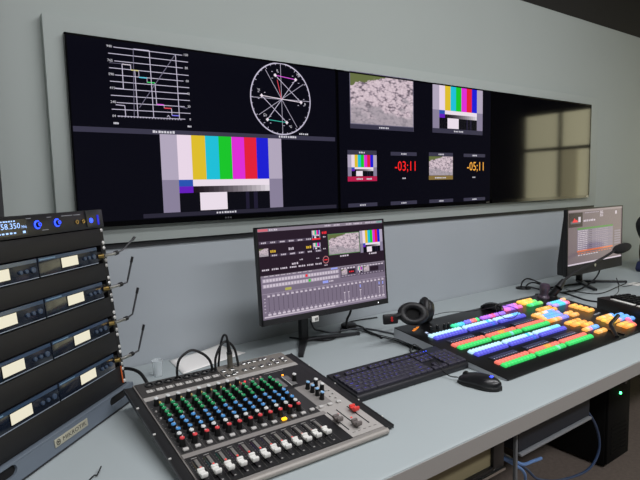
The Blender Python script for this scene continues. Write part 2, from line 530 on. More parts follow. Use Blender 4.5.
# left screen picture
mb = MB()
ys = YS
zl = [1.757, 1.737, 1.716, 1.694, 1.674, 1.654, 1.633, 1.612, 1.591, 1.570, 1.550]
for k, zz in enumerate(zl):
    a, b = (.138, .357) if k % 2 == 0 else (.122, .376)
    seg(mb, a, z(zz), b, z(zz + .002), .0021, G_line, ys)
ysb = ys - .0001
for a, b, c, d, w, m in [
    (.135, 1.634, .161, 1.634, .0035, G_line), (.161, 1.634, .161, 1.709, .003, G_line), (.161, 1.709, .187, 1.709, .0035, G_white),
    (.187, 1.709, .187, 1.694, .003, G_line), (.187, 1.694, .211, 1.694, .004, S('tr_yellow', 'd9cf8a')), (.211, 1.694, .211, 1.674, .002, G_line),
    (.211, 1.674, .236, 1.674, .004, S('tr_cyan', '58c4dc')), (.236, 1.674, .236, 1.661, .002, G_line), (.236, 1.661, .261, 1.661, .004, S('tr_green', '3fd169')),
    (.261, 1.661, .263, 1.594, .003, G_line), (.263, 1.594, .287, 1.594, .004, S('tr_mag', 'df5be0')), (.287, 1.594, .287, 1.584, .002, G_line),
    (.287, 1.584, .311, 1.584, .004, S('tr_red', 'df4a58')), (.311, 1.584, .312, 1.562, .003, G_line), (.312, 1.562, .336, 1.562, .004, S('tr_blue', '7d78ea')),
    (.335, 1.635, .368, 1.636, .004, G_line), (.335, 1.592, .366, 1.588, .003, G_dim),
    (.198, 1.759, .189, 1.55, .0024, G_dim), (.198, 1.759, .248, 1.760, .003, G_line), (.248, 1.760, .251, 1.55, .003, G_line),
    (.199, 1.695, .201, 1.552, .003, G_line), (.334, 1.760, .337, 1.552, .003, G_line), (.207, 1.580, .334, 1.760, .0026, G_dim),
    (.135, 1.584, .162, 1.583, .003, G_line), (.162, 1.583, .163, 1.551, .003, G_line), (.123, 1.709, .19, 1.71, .0015, G_dim),
    (.295, 1.555, .300, 1.562, .002, G_line), (.300, 1.562, .306, 1.552, .002, G_line)]:
    seg(mb, a, z(b), c, z(d), w * .8, m, ysb)
for k in range(22):
    seg(mb, .142 + k*.0095, z(1.547), .142 + k*.0095, z(1.552), .002, G_line, ysb)
for s_, x_, zz in [('940', .126, 1.758), ('765', .126, 1.716), ('590', .127, 1.675), ('415', .128, 1.634), ('240', .128, 1.592), ('64', .128, 1.55),
                   ('100', .369, 1.761), ('80', .369, 1.719), ('60', .370, 1.677), ('40', .371, 1.636), ('20', .372, 1.594), ('0', .374, 1.552)]:
    mb.text(s_, wall_text_M(x_, ysb, z(zz), .011, .011), G_txt)
dashes(mb, .125, .142, z(1.528), .006, G_txt, ysb, 4, 5); dashes(mb, .364, .379, z(1.529), .006, G_txt, ysb, 3, 6)
mb.build('waveform_graph', tv1s)
mb = MB()
cx, cz, R = .7365, 1.646, .130
n = 72
for k in range(n):
    a0, a1 = 2*PI*k/n, 2*PI*(k+1)/n
    seg(mb, cx + R*math.cos(a0), z(cz + R*math.sin(a0)), cx + R*math.cos(a1), z(cz + R*math.sin(a1)), .0045, G_line, ysb)
    if k % 2 == 0:
        rr = R - (.010 if k % 6 == 0 else .006)
        seg(mb, cx + R*math.cos(a0), z(cz + R*math.sin(a0)), cx + rr*math.cos(a0), z(cz + rr*math.sin(a0)), .002, G_line, ysb)
for a, b, c, d in [(.671, 1.747, .803, 1.545), (.837, 1.709, .637, 1.583), (.736, 1.774, .738, 1.518), (.609, 1.645, .864, 1.646)]:
    seg(mb, a, z(b), c, z(d), .0022, G_dim2, ysb)
for a, b, c, d, m in [(.712, 1.731, .802, 1.723, S('tr_mag', '')), (.712, 1.731, .824, 1.640, G_line), (.802, 1.723, .673, 1.568, G_line), (.673, 1.568, .757, 1.561, S('tr_teal', '3db7a6')),
                      (.757, 1.561, .652, 1.653, G_line), (.652, 1.653, .824, 1.640, G_white), (.720, 1.715, .7365, 1.646, S('tr_red', ''))]:
    seg(mb, a, z(b), c, z(d), .0024, m, ysb - .0001)
for x_, zz in [(.712, 1.731), (.802, 1.723), (.673, 1.568), (.757, 1.561), (.652, 1.653), (.824, 1.640)]:
    q = .007
    mb.face([(x_ - q, ysb - .0002, z(zz)), (x_, ysb - .0002, z(zz - q)), (x_ + q, ysb - .0002, z(zz)), (x_, ysb - .0002, z(zz + q))], G_white)
    for sx_, sz_ in ((-1, 1), (1, 1), (-1, -1), (1, -1)):
        seg(mb, x_ + sx_*.016, z(zz + sz_*.012), x_ + sx_*.010, z(zz + sz_*.012), .002, G_line, ysb)
for s_, x_, zz in [('Mg', .815, 1.742), ('R', .722, 1.748), ('Cy', .664, 1.585), ('G', .775, 1.546), ('Yl', .640, 1.672), ('B', .842, 1.634)]:
    mb.text(s_, wall_text_M(x_, ysb, z(zz), .013, .013), G_txt)
dashes(mb, .812, .855, z(1.521), .006, G_txt, ysb, 5, 9)
mb.build('vector_graph', tv1s)
mb = MB()
quadm(mb, .008, .985, z(1.498), z(1.514), G_label, ys + .0003)
dashes(mb, .245, .32, z(1.507), .008, G_txt, ys, 8, 2); dashes(mb, .72, .80, z(1.508), .008, G_txt, ys, 8, 3)
quadm(mb, .20, .985, z(1.2295), z(1.243), S('label_dark', '2c2a39', .9), ys + .0003)
dashes(mb, .455, .535, z(1.2365), .007, G_txt, ys, 8, 4)
mb.build('caption_strips', tv1s)
mb = MB(); test_bars(mb, .267, .729, z(1.244), z(1.500), ysb); mb.build('colour_bars', tv1s)
# middle screen pictures
ysm = ys + .0002
mb = MB()
quadm(mb, .066, .434, z(1.554), z(1.785), G_dim, ysm + .0001); quadm(mb, .066, .433, z(1.554), z(1.572), G_label, ysm)
dashes(mb, .225, .285, z(1.563), .007, G_txt, ysm - .0001, 6, 11); mb.build('river_frame', tv2s)
river_quad('river_picture', .069, .431, z(1.575), z(1.782), ysm - .0003, tv2s)
mb = MB()
quadm(mb, .558, .928, z(1.556), z(1.783), G_label, ysm + .0001)
test_bars(mb, .56, .927, z(1.577), z(1.781), ysm - .0001); dashes(mb, .71, .78, z(1.567), .007, G_txt, ysm - .0001, 6, 12)
mb.build('colour_bars', tv2s)
mb = MB()
quadm(mb, .048, .208, z(1.447), z(1.465), G_label, ysm); test_bars(mb, .048, .208, z(1.357), z(1.446), ysm - .0001)
quadm(mb, .047, .209, z(1.336), z(1.356), S('tally_red', 'c02050', .9), ysm)
dashes(mb, .11, .145, z(1.456), .007, G_txt, ysm - .0002, 4, 13); dashes(mb, .095, .13, z(1.346), .007, G_txt, ysm - .0002, 4, 14); dashes(mb, .15, .18, z(1.346), .007, G_txt, ysm - .0002, 4, 15)
mb.build('small_colour_bars', tv2s)
mb = MB()
quadm(mb, .534, .702, z(1.447), z(1.464), G_label, ysm); dashes(mb, .60, .64, z(1.456), .007, G_txt, ysm - .0002, 4, 16); mb.build('window_caption', tv2s)
mb = MB(); quadm(mb, .533, .702, z(1.337), z(1.356), S('tally_ochre', '8d7440', .9), ysm)
dashes(mb, .575, .655, z(1.346), .006, G_txt, ysm - .0002, 7, 17); mb.build('small_river_frame', tv2s)
river_quad('small_river_picture', .535, .701, z(1.357), z(1.446), ysm - .0002, tv2s)
G_red = S('clock_red', 'ff2424', 1.1); G_amber = S('clock_amber', 'ffb347', 1.0)
mb = MB(); mb.text('-03;11', wall_text_M(.385, ysm, z(1.398), .056, .062), G_red); mb.build('red_clock', tv2s)
mb = MB(); quadm(mb, .291, .453, z(1.446), z(1.462), G_label, ysm)
dashes(mb, .355, .39, z(1.454), .007, G_txt, ysm - .0002, 4, 18); mb.build('window_caption', tv2s); mb = MB(); dashes(mb, .362, .384, z(1.346), .006, G_txt, ysm, 3, 19); mb.build('clock_note', tv2s)
mb = MB(); mb.text('-05;11', wall_text_M(.878, ysm, z(1.398), .056, .062), G_amber); mb.build('amber_clock', tv2s)
mb = MB(); quadm(mb, .782, .950, z(1.446), z(1.462), G_label, ysm)
dashes(mb, .85, .885, z(1.454), .007, G_txt, ysm - .0002, 4, 20); mb.build('window_caption', tv2s); mb = MB(); dashes(mb, .85, .875, z(1.346), .006, G_txt, ysm, 3, 21); mb.build('clock_note', tv2s)
mb = MB()
for i, (a, b) in enumerate([(.047, .209), (.288, .453), (.536, .704), (.783, .952)]):
    quadm(mb, a, b, z(1.2285), z(1.244), G_label, ysm); dashes(mb, (a+b)/2 - .017, (a+b)/2 + .017, z(1.236), .007, G_txt, ysm - .0002, 4, 30 + i)
mb.build('caption_strips', tv2s)

# ------------------------------------------------------------------ desk monitors
def Rx(a): return Matrix.Rotation(a, 4, 'X')
def Ry(a): return Matrix.Rotation(a, 4, 'Y')
def Rz(a): return Matrix.Rotation(a, 4, 'Z')
def T(x, y, zz): return Matrix.Translation((x, y, zz))

MW, MH = .55, .327
def make_monitor(label, loc, yaw, tilt, z0, hub, tips, depth):
    t = thing('desk_monitor', label, 'monitor', loc, (0, 0, yaw), group='monitors standing on the control desk')
    P = T(-MW/2, 0, z0) @ Rx(-tilt)
    mb = MB()
    mb.box(0, MW, .004, .022, 0, MH, M_black, bev=.003, M=P)
    mb.prism([(.020, .004), (.022 + depth, .006), (.022 + depth, .06), (.022, .30)], 'x', .0 if depth > .03 else .06, MW - (.0 if depth > .03 else .06), M_black, M=P, bev=.004)
    mb.build('casing', t)
    mb = MB()
    mb.box(0, .006, 0, .006, 0, MH, M_black, M=P); mb.box(MW - .006, MW, 0, .006, 0, MH, M_black, M=P)
    mb.box(0, MW, 0, .006, MH - .005, MH, M_black, M=P); mb.box(0, MW, 0, .006, 0, .020 if depth < .03 else .052, M_matte, M=P)
    mb.build('bezel', t)
    MB().box(.006, MW - .006, .0025, .006, .02, MH - .005, M_glass, M=P).build('screen', t)
    hx, hy = hub
    mb = MB()
    mb.box(hx - .016, hx + .016, hy - .012, hy + .014, .004, z0 + .17, M_black, bev=.004)
    mb.box(hx - .05, hx + .05, .022, hy + .01, z0 + .11, z0 + .17, M_black, bev=.004)
    mb.build('stand_column', t)
    for (tx, ty) in tips:
        mb = MB()
        a = Vector((hx, hy, 0)); b = Vector((tx, ty, 0)); d = (b - a); L_ = d.length
        Mx = T(hx, hy, 0) @ Rz(math.atan2(d.y, d.x))
        mb.prism([(0, -.017), (L_, -.009), (L_, .009), (0, .017)], 'z', 0.001, .012, M_darksteel, M=Mx, bev=.003)
        mb.box(L_ - .012, L_ + .001, -.009, .009, .0, .0125, M_rubber, M=Mx, bev=.002)
        mb.build('stand_leg', t)
    return t, P

def local(pt, loc, yaw):
    d = Vector(pt) - Vector(loc)
    return (Rz(-yaw) @ d.to_4d()).to_3d()

LOC1, YAW1 = (.773, -.2255, .74), -.027
h_ = local((.742, -.095, .74), LOC1, YAW1); a_ = local((.627, -.248, .74), LOC1, YAW1); b_ = local((.955, -.165, .74), LOC1, YAW1)
mon1, P1 = make_monitor('desk monitor between the mixer and the headphones showing a switcher control window', LOC1, YAW1, .069, .123, (h_.x, h_.y), [(a_.x, a_.y), (b_.x, b_.y)], .024)
def on_panel(mb, name, parent, P):
    for v in mb.bm.verts: v.co = P @ v.co
    return mb.build(name, parent)
ym = .0018
D_bg = S('ui_dark', '2a1d2a', .9); D_gr = S('ui_grey', '82768a', .85); D_gl = S('ui_grey_light', 'a79bad', .9); D_gd = S('ui_grey_dark', '5a4f61', .85)
D_bar = S('ui_bar', '8d8291', .9); D_w = S('ui_white', 'd6cad8', .9)
D_red = S('ui_red', 'f0303c', 1); D_grn = S('ui_green', '38c838', 1); D_yel = S('ui_yellow', 'e0b63a', .95); D_blu = S('ui_blue', '9ba4f2', .95); D_olv = S('ui_olive', 'b7b35c', .9)
mb = MB()
mon1s = next(c for c in mon1.children if c.name.startswith('screen'))
quadm(mb, .218, .253, .270, .2755, D_red, ym - .0002)
quadm(mb, .006, .544, .02, .322, D_gr, ym + .0003)
quadm(mb, .006, .544, .166, .311, D_bg, ym)
quadm(mb, .006, .544, .311, .322, D_bar, ym)
quadm(mb, .008, .045, .3125, .3205, S('ui_pink', 'd9707e', .9), ym - .0001)
dashes(mb, .05, .085, .3165, .006, D_w, ym - .0001, 4, 40)
for i, x in enumerate((.29, .33, .385, .42, .435, .475, .505, .53)): dashes(mb, x - .015, x + .012, .317, .006, D_w if i < 7 else S('ui_teal', '7fc0b0', .9), ym - .0001, 4, 41 + i)
for i in range(6):
    x = .027 + .0355 * i
    quadm(mb, x - .018, x + .016, .270, .2795, D_gd, ym - .0001); dashes(mb, x - .010, x + .010, .2747, .005, D_w, ym - .0002, 3, 50 + i)
for i in range(6):
    x = .065 + .0355 * i
    if i != 4: quadm(mb, x - .016, x + .014, .227, .235, D_gd, ym - .0001)
    dashes(mb, x - .010, x + .010, .231, .005, D_w, ym - .0002, 3, 60 + i)
for i, x in enumerate((.028, .065, .098, .135, .17, .205, .24)): dashes(mb, x - .014, x + .014, .185, .006, D_w, ym - .0001, 4, 70 + i)
dashes(mb, .130, .158, .196, .007, D_w, ym - .0001, 3, 69)
for x, zz, m in [(.061, .245, D_yel), (.132, .248, D_w), (.203, .247, D_yel), (.272, .293, D_red)]:
    dashes(mb, x - .011, x + .011, zz, .009, m, ym - .0001, 3, int(x * 999))
for x, zz in [(.272, .278), (.27, .236), (.169, .207), (.238, .205)]: dashes(mb, x - .007, x + .007, zz, .004, D_w, ym - .0001, 2, int(zz * 999))
for k in range(28):
    a0, a1 = 2*PI*k/28, 2*PI*(k+1)/28
    seg(mb, .2715 + .012*math.cos(a0), .196 + .012*math.sin(a0), .2715 + .012*math.cos(a1), .196 + .012*math.sin(a1), .0025, S('ui_ring', 'c97f84', .9), ym - .0001)
quadm(mb, .264, .279, .194, .198, D_red, ym - .0001); dashes(mb, .264, .28, .177, .004, D_w, ym - .0001, 2, 99)
quadm(mb, .2855, .4285, .2095, .2855, S('ui_green_frame', '5f8a58', .9), ym - .0001)
dashes(mb, .335, .375, .203, .006, D_w, ym - .0001, 4, 88); dashes(mb, .47, .51, .2, .006, D_w, ym - .0001, 4, 89)
# lower half: control window
quadm(mb, .006, .544, .1605, .166, D_bar, ym)
for i in range(9): dashes(mb, .02 + .022*i, .035 + .022*i, .1632, .003, D_w, ym - .0001, 2, 110 + i)
quadm(mb, .012, .326, .1425, .1555, D_gl, ym); quadm(mb, .012, .326, .1245, .1375, D_gl, ym)
for i in range(26):
    x = .0155 + .01185 * i
    quadm(mb, x, x + .0085, .1445, .1535, D_red if i == 14 else D_w, ym - .0001)
    quadm(mb, x, x + .0085, .1265, .1355, D_grn if i == 15 else D_w, ym - .0001)
quadm(mb, .097, .122, .109, .118, D_olv, ym); quadm(mb, .252, .276, .113, .122, D_blu, ym); dashes(mb, .28, .30, .118, .005, D_w, ym, 3, 120)
quadm(mb, .29, .32, .158, .164, D_blu, ym - .0001)
quadm(mb, .333, .405, .124, .162, D_gd, ym); quadm(mb, .409, .541, .124, .162, D_gd, ym)
for i in range(5): quadm(mb, .336 + .0135*i, .346 + .0135*i, .154, .159, D_w, ym - .0001); quadm(mb, .336 + .0135*i, .346 + .0135*i, .1265, .1305, D_gl, ym - .0001)
for i in range(9): quadm(mb, .412 + .0142*i, .423 + .0142*i, .1545, .159, D_w, ym - .0001); quadm(mb, .412 + .0142*i, .420 + .0142*i, .1265, .130, D_gl, ym - .0001)
quadm(mb, .367, .398, .134, .151, D_bg, ym - .0001); dashes(mb, .372, .394, .142, .005, D_red, ym - .0002, 3, 121)
quadm(mb, .470, .512, .134, .151, D_bg, ym - .0001)
quadm(mb, .006, .544, .1045, .106, D_gl, ym)
for i in range(28):
    x = .0325 + .0184 * i
    quadm(mb, x - .0009, x + .0009, .042, .092, D_gd, ym); quadm(mb, x - .005, x + .005, .094, .099, D_w, ym); quadm(mb, x - .006, x + .004, .1000, .1025, D_gl, ym)
    quadm(mb, x - .006, x + .006, .032, .038, D_w, ym); quadm(mb, x - .0025, x + .0025, .038, .045, D_gl, ym)
for i in (17, 18, 21, 26, 27):
    x = .0325 + .0184 * i
    quadm(mb, x - .001, x + .001, .045, .070, D_w, ym - .0001); quadm(mb, x - .004, x + .004, .068, .0705, D_w, ym - .0001)
    if i > 20: quadm(mb, x - .0025, x + .0025, .078, .089, D_blu, ym - .0001)
quadm(mb, .012, .538, .0255, .0305, D_gl, ym); quadm(mb, .012, .30, .026, .0298, D_w, ym - .0001)
for i in range(5): dashes(mb, .014, .020, .045 + .011*i, .003, D_w, ym, 2, 130 + i)
on_panel(mb, 'display_window', mon1s, P1)
for q_ in ((.430, .540, .206, .288), (.218, .253, .2755, .303), (.220, .252, .237, .259), (.410, .435, .134, .154)):
    mb = MB(); test_bars(mb, *q_, ym - .0003); on_panel(mb, 'display_colour_bars', mon1s, P1)
for (x0, x1, z0, z1) in [(.288, .426, .212, .283), (.008, .042, .230, .256), (.337, .362, .133, .153), (.440, .466, .134, .154)]:
    o = river_quad('display_river_picture', x0, x1, z0, z1, ym - .0003, mon1s)
    o.data.transform(P1)
mb = MB(); mb.box(.194, .222, -.003, -.001, -.016, .004, M_white, bev=.0006, M=P1)
for k in range(5): mb.box(.206 + k*.0028, .2075 + k*.0028, -.0036, -.003, -.012, -.002, M_dark, M=P1)
tg = mb.build('sticker', mon1); tg['label'] = 'small white sticker under the screen'
MB().lathe([(.007, 0), (.007, .0005)], M_darksteel, 20, P1 @ T(.265, -.0001, .0095) @ Rx(PI/2)).build('badge', mon1)
MB().box(.498, .502, -.0008, 0, .008, .012, lit('standby', 'f0f0f0', 1.2), M=P1).build('power_light', mon1)
cab = [(.905, -.185, .90), (.915, -.165, .84), (.925, -.13, .80), (.945, -.10, .765), (.975, -.07, .747)]
mb = MB(); mb.tube([local(p, LOC1, YAW1) for p in cab], .0045, M_rubber); mb.build('cable', mon1)

LOC2, YAW2 = (2.375, -.365, .74), -.003
h_ = local((2.60, -.16, .74), LOC2, YAW2); a_ = local((2.416, -.345, .74), LOC2, YAW2); b_ = local((2.76, -.345, .74), LOC2, YAW2)
mon2, P2 = make_monitor('far right desk monitor behind the gooseneck microphone showing a pink track list', LOC2, YAW2, .013, .112, (h_.x, h_.y), [(a_.x, a_.y), (b_.x, b_.y)], .031)
E_bg = S('list_bg', '8b7a84', .62); E_bg2 = S('list_bg_light', 'a195a8', .66); E_lil = S('list_lilac', '9c90a8', .66); E_or = S('list_orange', 'd8734f', .95); E_gn = S('list_green', '4d8a45', .9)
mb = MB()
quadm(mb, .006, .544, .052, .322, E_bg, ym + .0003)
quadm(mb, .006, .544, .312, .322, S('list_bar', 'aa9aa2', .68), ym)
quadm(mb, .012, .140, .238, .308, D_bg, ym); quadm(mb, .03, .12, .255, .268, S('ui_greyblur', '6d6670', .8), ym - .0001)
mb.face([(.045, ym - .0002, .262), (.065, ym - .0002, .283), (.075, ym - .0002, .272), (.085, ym - .0002, .275), (.10, ym - .0002, .262)], D_red)
quadm(mb, .10, .122, .262, .287, D_w, ym - .0002)
dashes(mb, .150, .265, .266, .010, D_w, ym, 7, 140); dashes(mb, .16, .30, .305, .005, D_gl, ym, 9, 141)
for i in range(4): dashes(mb, .31, .345, .282 + .008*i, .005, D_w, ym, 3, 142 + i)
quadm(mb, .47, .486, .285, .302, D_w, ym)
quadm(mb, .092, .447, .118, .232, E_lil, ym); quadm(mb, .092, .447, .2225, .232, E_gn, ym - .0001)
for i in range(11):
    zz = .217 - .0095 * i
    if i % 2: quadm(mb, .092, .447, zz - .004, zz + .004, E_bg2, ym - .0001)
    dashes(mb, .100, .190, zz, .004, D_w, ym - .0002, 6, 150 + i); dashes(mb, .2, .235, zz, .004, D_gd, ym - .0002, 3, 170 + i); dashes(mb, .27, .40, zz, .003, D_gl, ym - .0002, 6, 190 + i)
quadm(mb, .092, .447, .112, .121, E_or, ym - .0003); dashes(mb, .1, .44, .104, .004, E_or, ym, 12, 210); dashes(mb, .1, .3, .096, .004, D_w, ym, 8, 211)
for i in range(6): quadm(mb, .465, .53, .125 + .013*i, .134 + .013*i, E_bg2, ym)
quadm(mb, .006, .544, .052, .059, D_w, ym - .0001)
on_panel(mb, 'display_window', next(c for c in mon2.children if c.name.startswith('screen')), P2)
mb = MB(); mb.lathe([(.009, 0), (.009, .0006)], M_steel, 20, P2 @ T(.265, -.0002, .034) @ Rx(PI/2))
mb.build('badge', mon2)
mb = MB(); mb.tube([local(p, LOC2, YAW2) for p in [(2.50, -.33, .86), (2.49, -.31, .80), (2.42, -.29, .757), (2.30, -.28, .745), (2.10, -.20, .744)]], .004, M_rubber); mb.build('cable', mon2)

# ------------------------------------------------------------------ rack with receivers
RT, RY = .0993, .7457
RO = (.0549, -.2398, .7415)
RM = Matrix.Translation(RO) @ Rz(RY) @ Rx(-RT)
RROT = (RM.to_euler()[0], RM.to_euler()[1], RM.to_euler()[2])
rack = thing('equipment_rack', 'black equipment rack tilted back at the left end of the desk with grey base plate', 'rack', RO, RROT)
RW, RH, U = .523, .530, .0482
M_rack = mat('rack_black', '101013', .55, bump=.03)
M_base = mat('base_slate', '69737e', .42)
yb = lambda y: y * math.tan(RT) + .0005
mb = MB()
for x0, x1 in ((-RW, -RW + .018), (-.018, 0)):
    mb.prism([(.0, .046), (.0, RH), (.30, RH), (.30, yb(.30)), (.05, yb(.05)), (.05, .046)], 'x', x0, x1, M_rack)
mb.box(-RW, 0, .285, .30, .05, RH, M_rack); mb.box(-RW, 0, .0, .30, RH - .004, RH + .002, M_rack)
mb.prism([(.012, 0.002), (.012, .046), (.29, .046), (.29, yb(.29))], 'x', -RW + .015, -.015, M_rack)
mb.build('frame', rack)
# base plate with two hand slots, built as a ring of strips
mb = MB()
x0, x1 = -RW - .006, .008
zb0, zb1 = .0, .0475
def slot_outline(c, hw, z0, z1):
    return [(c - hw, z0), (c + hw, z0), (c + hw, z1), (c - hw, z1)]
y0, y1 = -.016, .003
sl = [(-.461, .040), (-.064, .040)]
mb.box(x0, x1, y0, y1, zb0 + .002, .020, M_base); mb.box(x0, x1, y0, y1, .042, zb1, M_base, bev=.001)
edges = [x0, sl[0][0] - sl[0][1], sl[0][0] + sl[0][1], sl[1][0] - sl[1][1], sl[1][0] + sl[1][1], x1]
for a, b in ((edges[0], edges[1]), (edges[2], edges[3]), (edges[4], edges[5])):
    mb.box(a, b, y0, y1, .020, .042, M_base)
for c, hw in sl:
    for sg in (-1, 1):
        # rounded ends of each slot
        arc = [(c + sg*(hw - .011) + sg*.011*math.cos(a), .031 + .011*math.sin(a)) for a in [PI/2 - PI*k/8 for k in range(9)]]
        poly = arc + [(c + sg*(hw + .001), .0195), (c + sg*(hw + .001), .0425)]
        cen = [(c + sg*hw, .0425)]
        top = arc[:5] + [(c + sg*hw, .031), (c + sg*hw, .0425)]
        bot = arc[4:] + [(c + sg*hw, .0195), (c + sg*hw, .031)]
        mb.prism(top if sg > 0 else top[::-1], 'y', y0, y1, M_base); mb.prism(bot if sg > 0 else bot[::-1], 'y', y0, y1, M_base)
    mb.box(c - hw, c + hw, y0 + .006, y1 + .002, .019, .043, mat('slot_black', '050506', .9))
mb.box(x0, x1, y0 - .001, y0 + .004, 0, .003, M_dark)
base_plate = mb.build('base_plate', rack)
base_plate['label'] = 'slate grey base plate with two rounded hand slots'
mb = MB(); mb.box(-.315, -.201, y0 - .0025, y0 - .0002, .0175, .0355, mat('label_plate', 'b9b6a2', .45, .2), bev=.0008)
Mk = mat('plate_ink', '2c2b27', .6)
mb.text('MIKROTIK', wall_text_M(-.249, y0 - .0027, .0265, .0180, .0135), Mk)
for k in range(18):
    a0, a1 = 2*PI*k/18, 2*PI*(k+1)/18
    seg(mb, -.304 + .006*math.cos(a0), .0265 + .006*math.sin(a0), -.304 + .006*math.cos(a1), .0265 + .006*math.sin(a1), .0016, Mk, y0 - .0027)
for a in (PI/6, PI*5/6, -PI/2):
    seg(mb, -.304, .0265, -.304 + .005*math.cos(a), .0265 + .005*math.sin(a), .0016, Mk, y0 - .0027)
seg(mb, -.308, .024, -.304, .029, .0014, Mk, y0 - .0027); seg(mb, -.304, .029, -.300, .024, .0014, Mk, y0 - .0027)
mb.build('name_plate', base_plate)['label'] = 'pale name plate on the base'
for a, b in ((.049, .1025), (.1465, .1985), (.2435, .2945), (.3425, .3875), (.4365, .4815)):
    MB().box(-RW + .004, -.020, -.003, .002, a, b, M_rack, bev=.0008).build('blank_panel', rack)
mb = MB(); mb.lathe([(.0052, 0), (.0052, .0014), (.0036, .003), (.0012, .0034)], mat('screw_white', 'd8d8d4', .35, .3), 10)
scr = mb.mesh('rail_screw')
zs = []
for k in range(11):
    zs += [.012 + .0482*k + .030, .012 + .0482*k + .044]
for zz in zs:
    if .055 < zz < .527: put('rail_screw', scr, rack, (-.0065, 0, zz), (PI/2, 0, 0))
for zz in zs[::2]:
    if .055 < zz < .527: put('rail_screw', scr, rack, (-RW + .0065, 0, zz), (PI/2, 0, 0))
MB().box(-.0215, -.0175, -.0055, -.003, .055, .102, mat('orange_tag', 'd8662a', .5), bev=.0006).build('orange_strip', rack)

M_rx = mat('receiver_front', '141b28', .14, 0, spec=.6)
M_rx_sheen = mat('receiver_sheen', '33475f', .16, 0, spec=.6)  # lighter strip along the top, painted in for the glossy film's sheen
M_disp = lit('cream_display', 'f6efd6', .88, base='1a1a18')
M_btn = mat('receiver_button', '3a4a60', .3)
M_gold = mat('brass', 'b79a5d', .3, 1.0)
def antenna_pts(kind):
    return kind
rx_rows = [(.390, .434), (.298, .341), (.202, .242), (.103, .145)]
row_word = ['top', 'second', 'third', 'bottom']
ant = [  # elbow and tip, in rack coordinates
    [(.004, -.03, .409), (.022, -.04, .416), (.062, -.055, .444)],
    [(.002, -.03, .322), (.016, -.04, .325), (.036, -.055, .392)],
    [(.003, -.03, .227), (.018, -.04, .235), (.040, -.055, .304)],
    [(.004, -.03, .126), (.020, -.04, .130), (.042, -.055, .198)]]
for r, (za, zb) in enumerate(rx_rows):
    for side in (0, 1):
        xa, xb = ((-.480, -.265), (-.263, -.046))[side]
        org = RM @ Vector((xa, 0, za))
        lab = '%s wireless receiver with lit cream display, %s of the four receiver rows in the rack' % (('left-hand', 'right-hand')[side], ('topmost', 'second', 'third', 'lowest')[r])
        t = thing('wireless_receiver', lab, 'receiver', org, RROT, 'half-width wireless receivers in the rack')
        w, h = xb - xa, zb - za
        MB().box(0, w, -.002, .20, .001, h - .001, M_rack).build('body', t)
        mb = MB(); mb.box(0, w, -.0065, -.002, 0, h, M_rx, bev=.001)
        mb.box(.002, w - .002, -.0072, -.0064, h*.80, h*.985, M_rx_sheen); mb.box(.002, w - .002, -.0072, -.0064, .0005, .0022, mat('rx_edge', '8f99a6', .3))
        mb.box(w*.02, w*.26, -.0076, -.0070, h*.86, h*.92, mat('rx_print', '6d8ea6', .4)); fp = mb.build('front_panel', t)
        dx = .075 if side else .072
        mb = MB(); mb.box(dx - .002, dx + .061, -.0076, -.0064, h*.5 - .013, h*.5 + .013, M_gloss)
        mb.box(dx, dx + .059, -.0082, -.0074, h*.5 - .0115, h*.5 + .0115, M_disp); mb.build('display', fp)
        for k, bx in enumerate((.162, .179, .199)):
            mb = MB(); mb.lathe([(.0048 if k < 2 else .0066, 0), (.0046 if k < 2 else .0062, .003), (.003, .0034)], M_btn, 14, T(bx, -.0066, h*.45) @ Rx(PI/2)); mb.build('button', fp)
        if side:
            inv = (RM.inverted() @ org)
            q = [Vector(p) - Vector((xa, 0, za)) for p in ant[r]]
            b0 = Vector((w + .006, -.006, q[0].z - .001))
            mb = MB(); mb.box(w, w + .014, -.006, .02, q[0].z - .012, q[0].z + .010, M_rack)
            mb.cyl(b0 + V(-.002, 0, 0), b0 + V(.004, -.012, 0), .0065, M_gold); mb.cyl(b0 + V(.004, -.012, 0), q[0], .0045, M_steel); mb.cyl(q[0] - V(.006, -.003, 0), q[0] + V(.004, 0, .001), .0062, M_black)
            cn = mb.build('antenna_socket', t)
            mb = MB(); mb.tube([q[0], q[1], q[1].lerp(q[2], .08), q[2]], .0024, M_darksteel, sub=1); mb.cyl(q[1].lerp(q[2], .12), q[1].lerp(q[2], .78), .0027, mat('antenna_grey', '3b3d40', .4))
            mb.cyl(q[1].lerp(q[2], .78), q[2], .0036, M_black); mb.build('antenna', t)
t = thing('transmitter_unit', 'full-width top rack unit with blue lit dials and blue number display', 'transmitter', RM @ Vector((-RW, 0, .4835)), RROT)
h = RH - .4835
MB().box(.018, RW - .018, -.002, .24, .001, h - .005, M_rack).build('body', t)
mb = MB(); mb.box(0, RW, -.007, -.002, 0, h, mat('unit_front', '15161a', .35), bev=.001)
mb.box(RW - .073, RW - .004, -.0095, -.006, .004, h + .001, mat('unit_ear', '2a2c30', .35), bev=.002)
for a, b, c in ((.36, .40, .040), (.405, .43, .040), (.245, .26, .041), (.31, .325, .040), (.29, .31, .012), (.225, .24, .012)): mb.box(a, b, -.0074, -.0068, c - .0018, c, mat('print_grey', '8a8d92', .5))
fp = mb.build('front_panel', t)
Mb = lit('blue_glow', '2a48ff', 3.0, base='0a0d30'); Mbt = lit('blue_digits', '9fc4ff', 1.6, base='101525')
mb = MB(); mb.box(.10, .245, -.0078, -.0066, .006, .040, mat('blue_display', '0a0e1c', .15)); mb.text('558.350', wall_text_M(.193, -.0081, .0262, .020, .017), Mbt)
mb.text('MHz', wall_text_M(.236, -.0081, .023, .008, .009), Mbt)
dashes(mb, .165, .215, .0372, .003, Mbt, -.0081, 7, 300); dashes(mb, .15, .215, .0120, .0035, Mbt, -.0081, 6, 301); quadm(mb, .230, .238, .0095, .0145, Mbt, -.0081)
mb.build('display', fp)
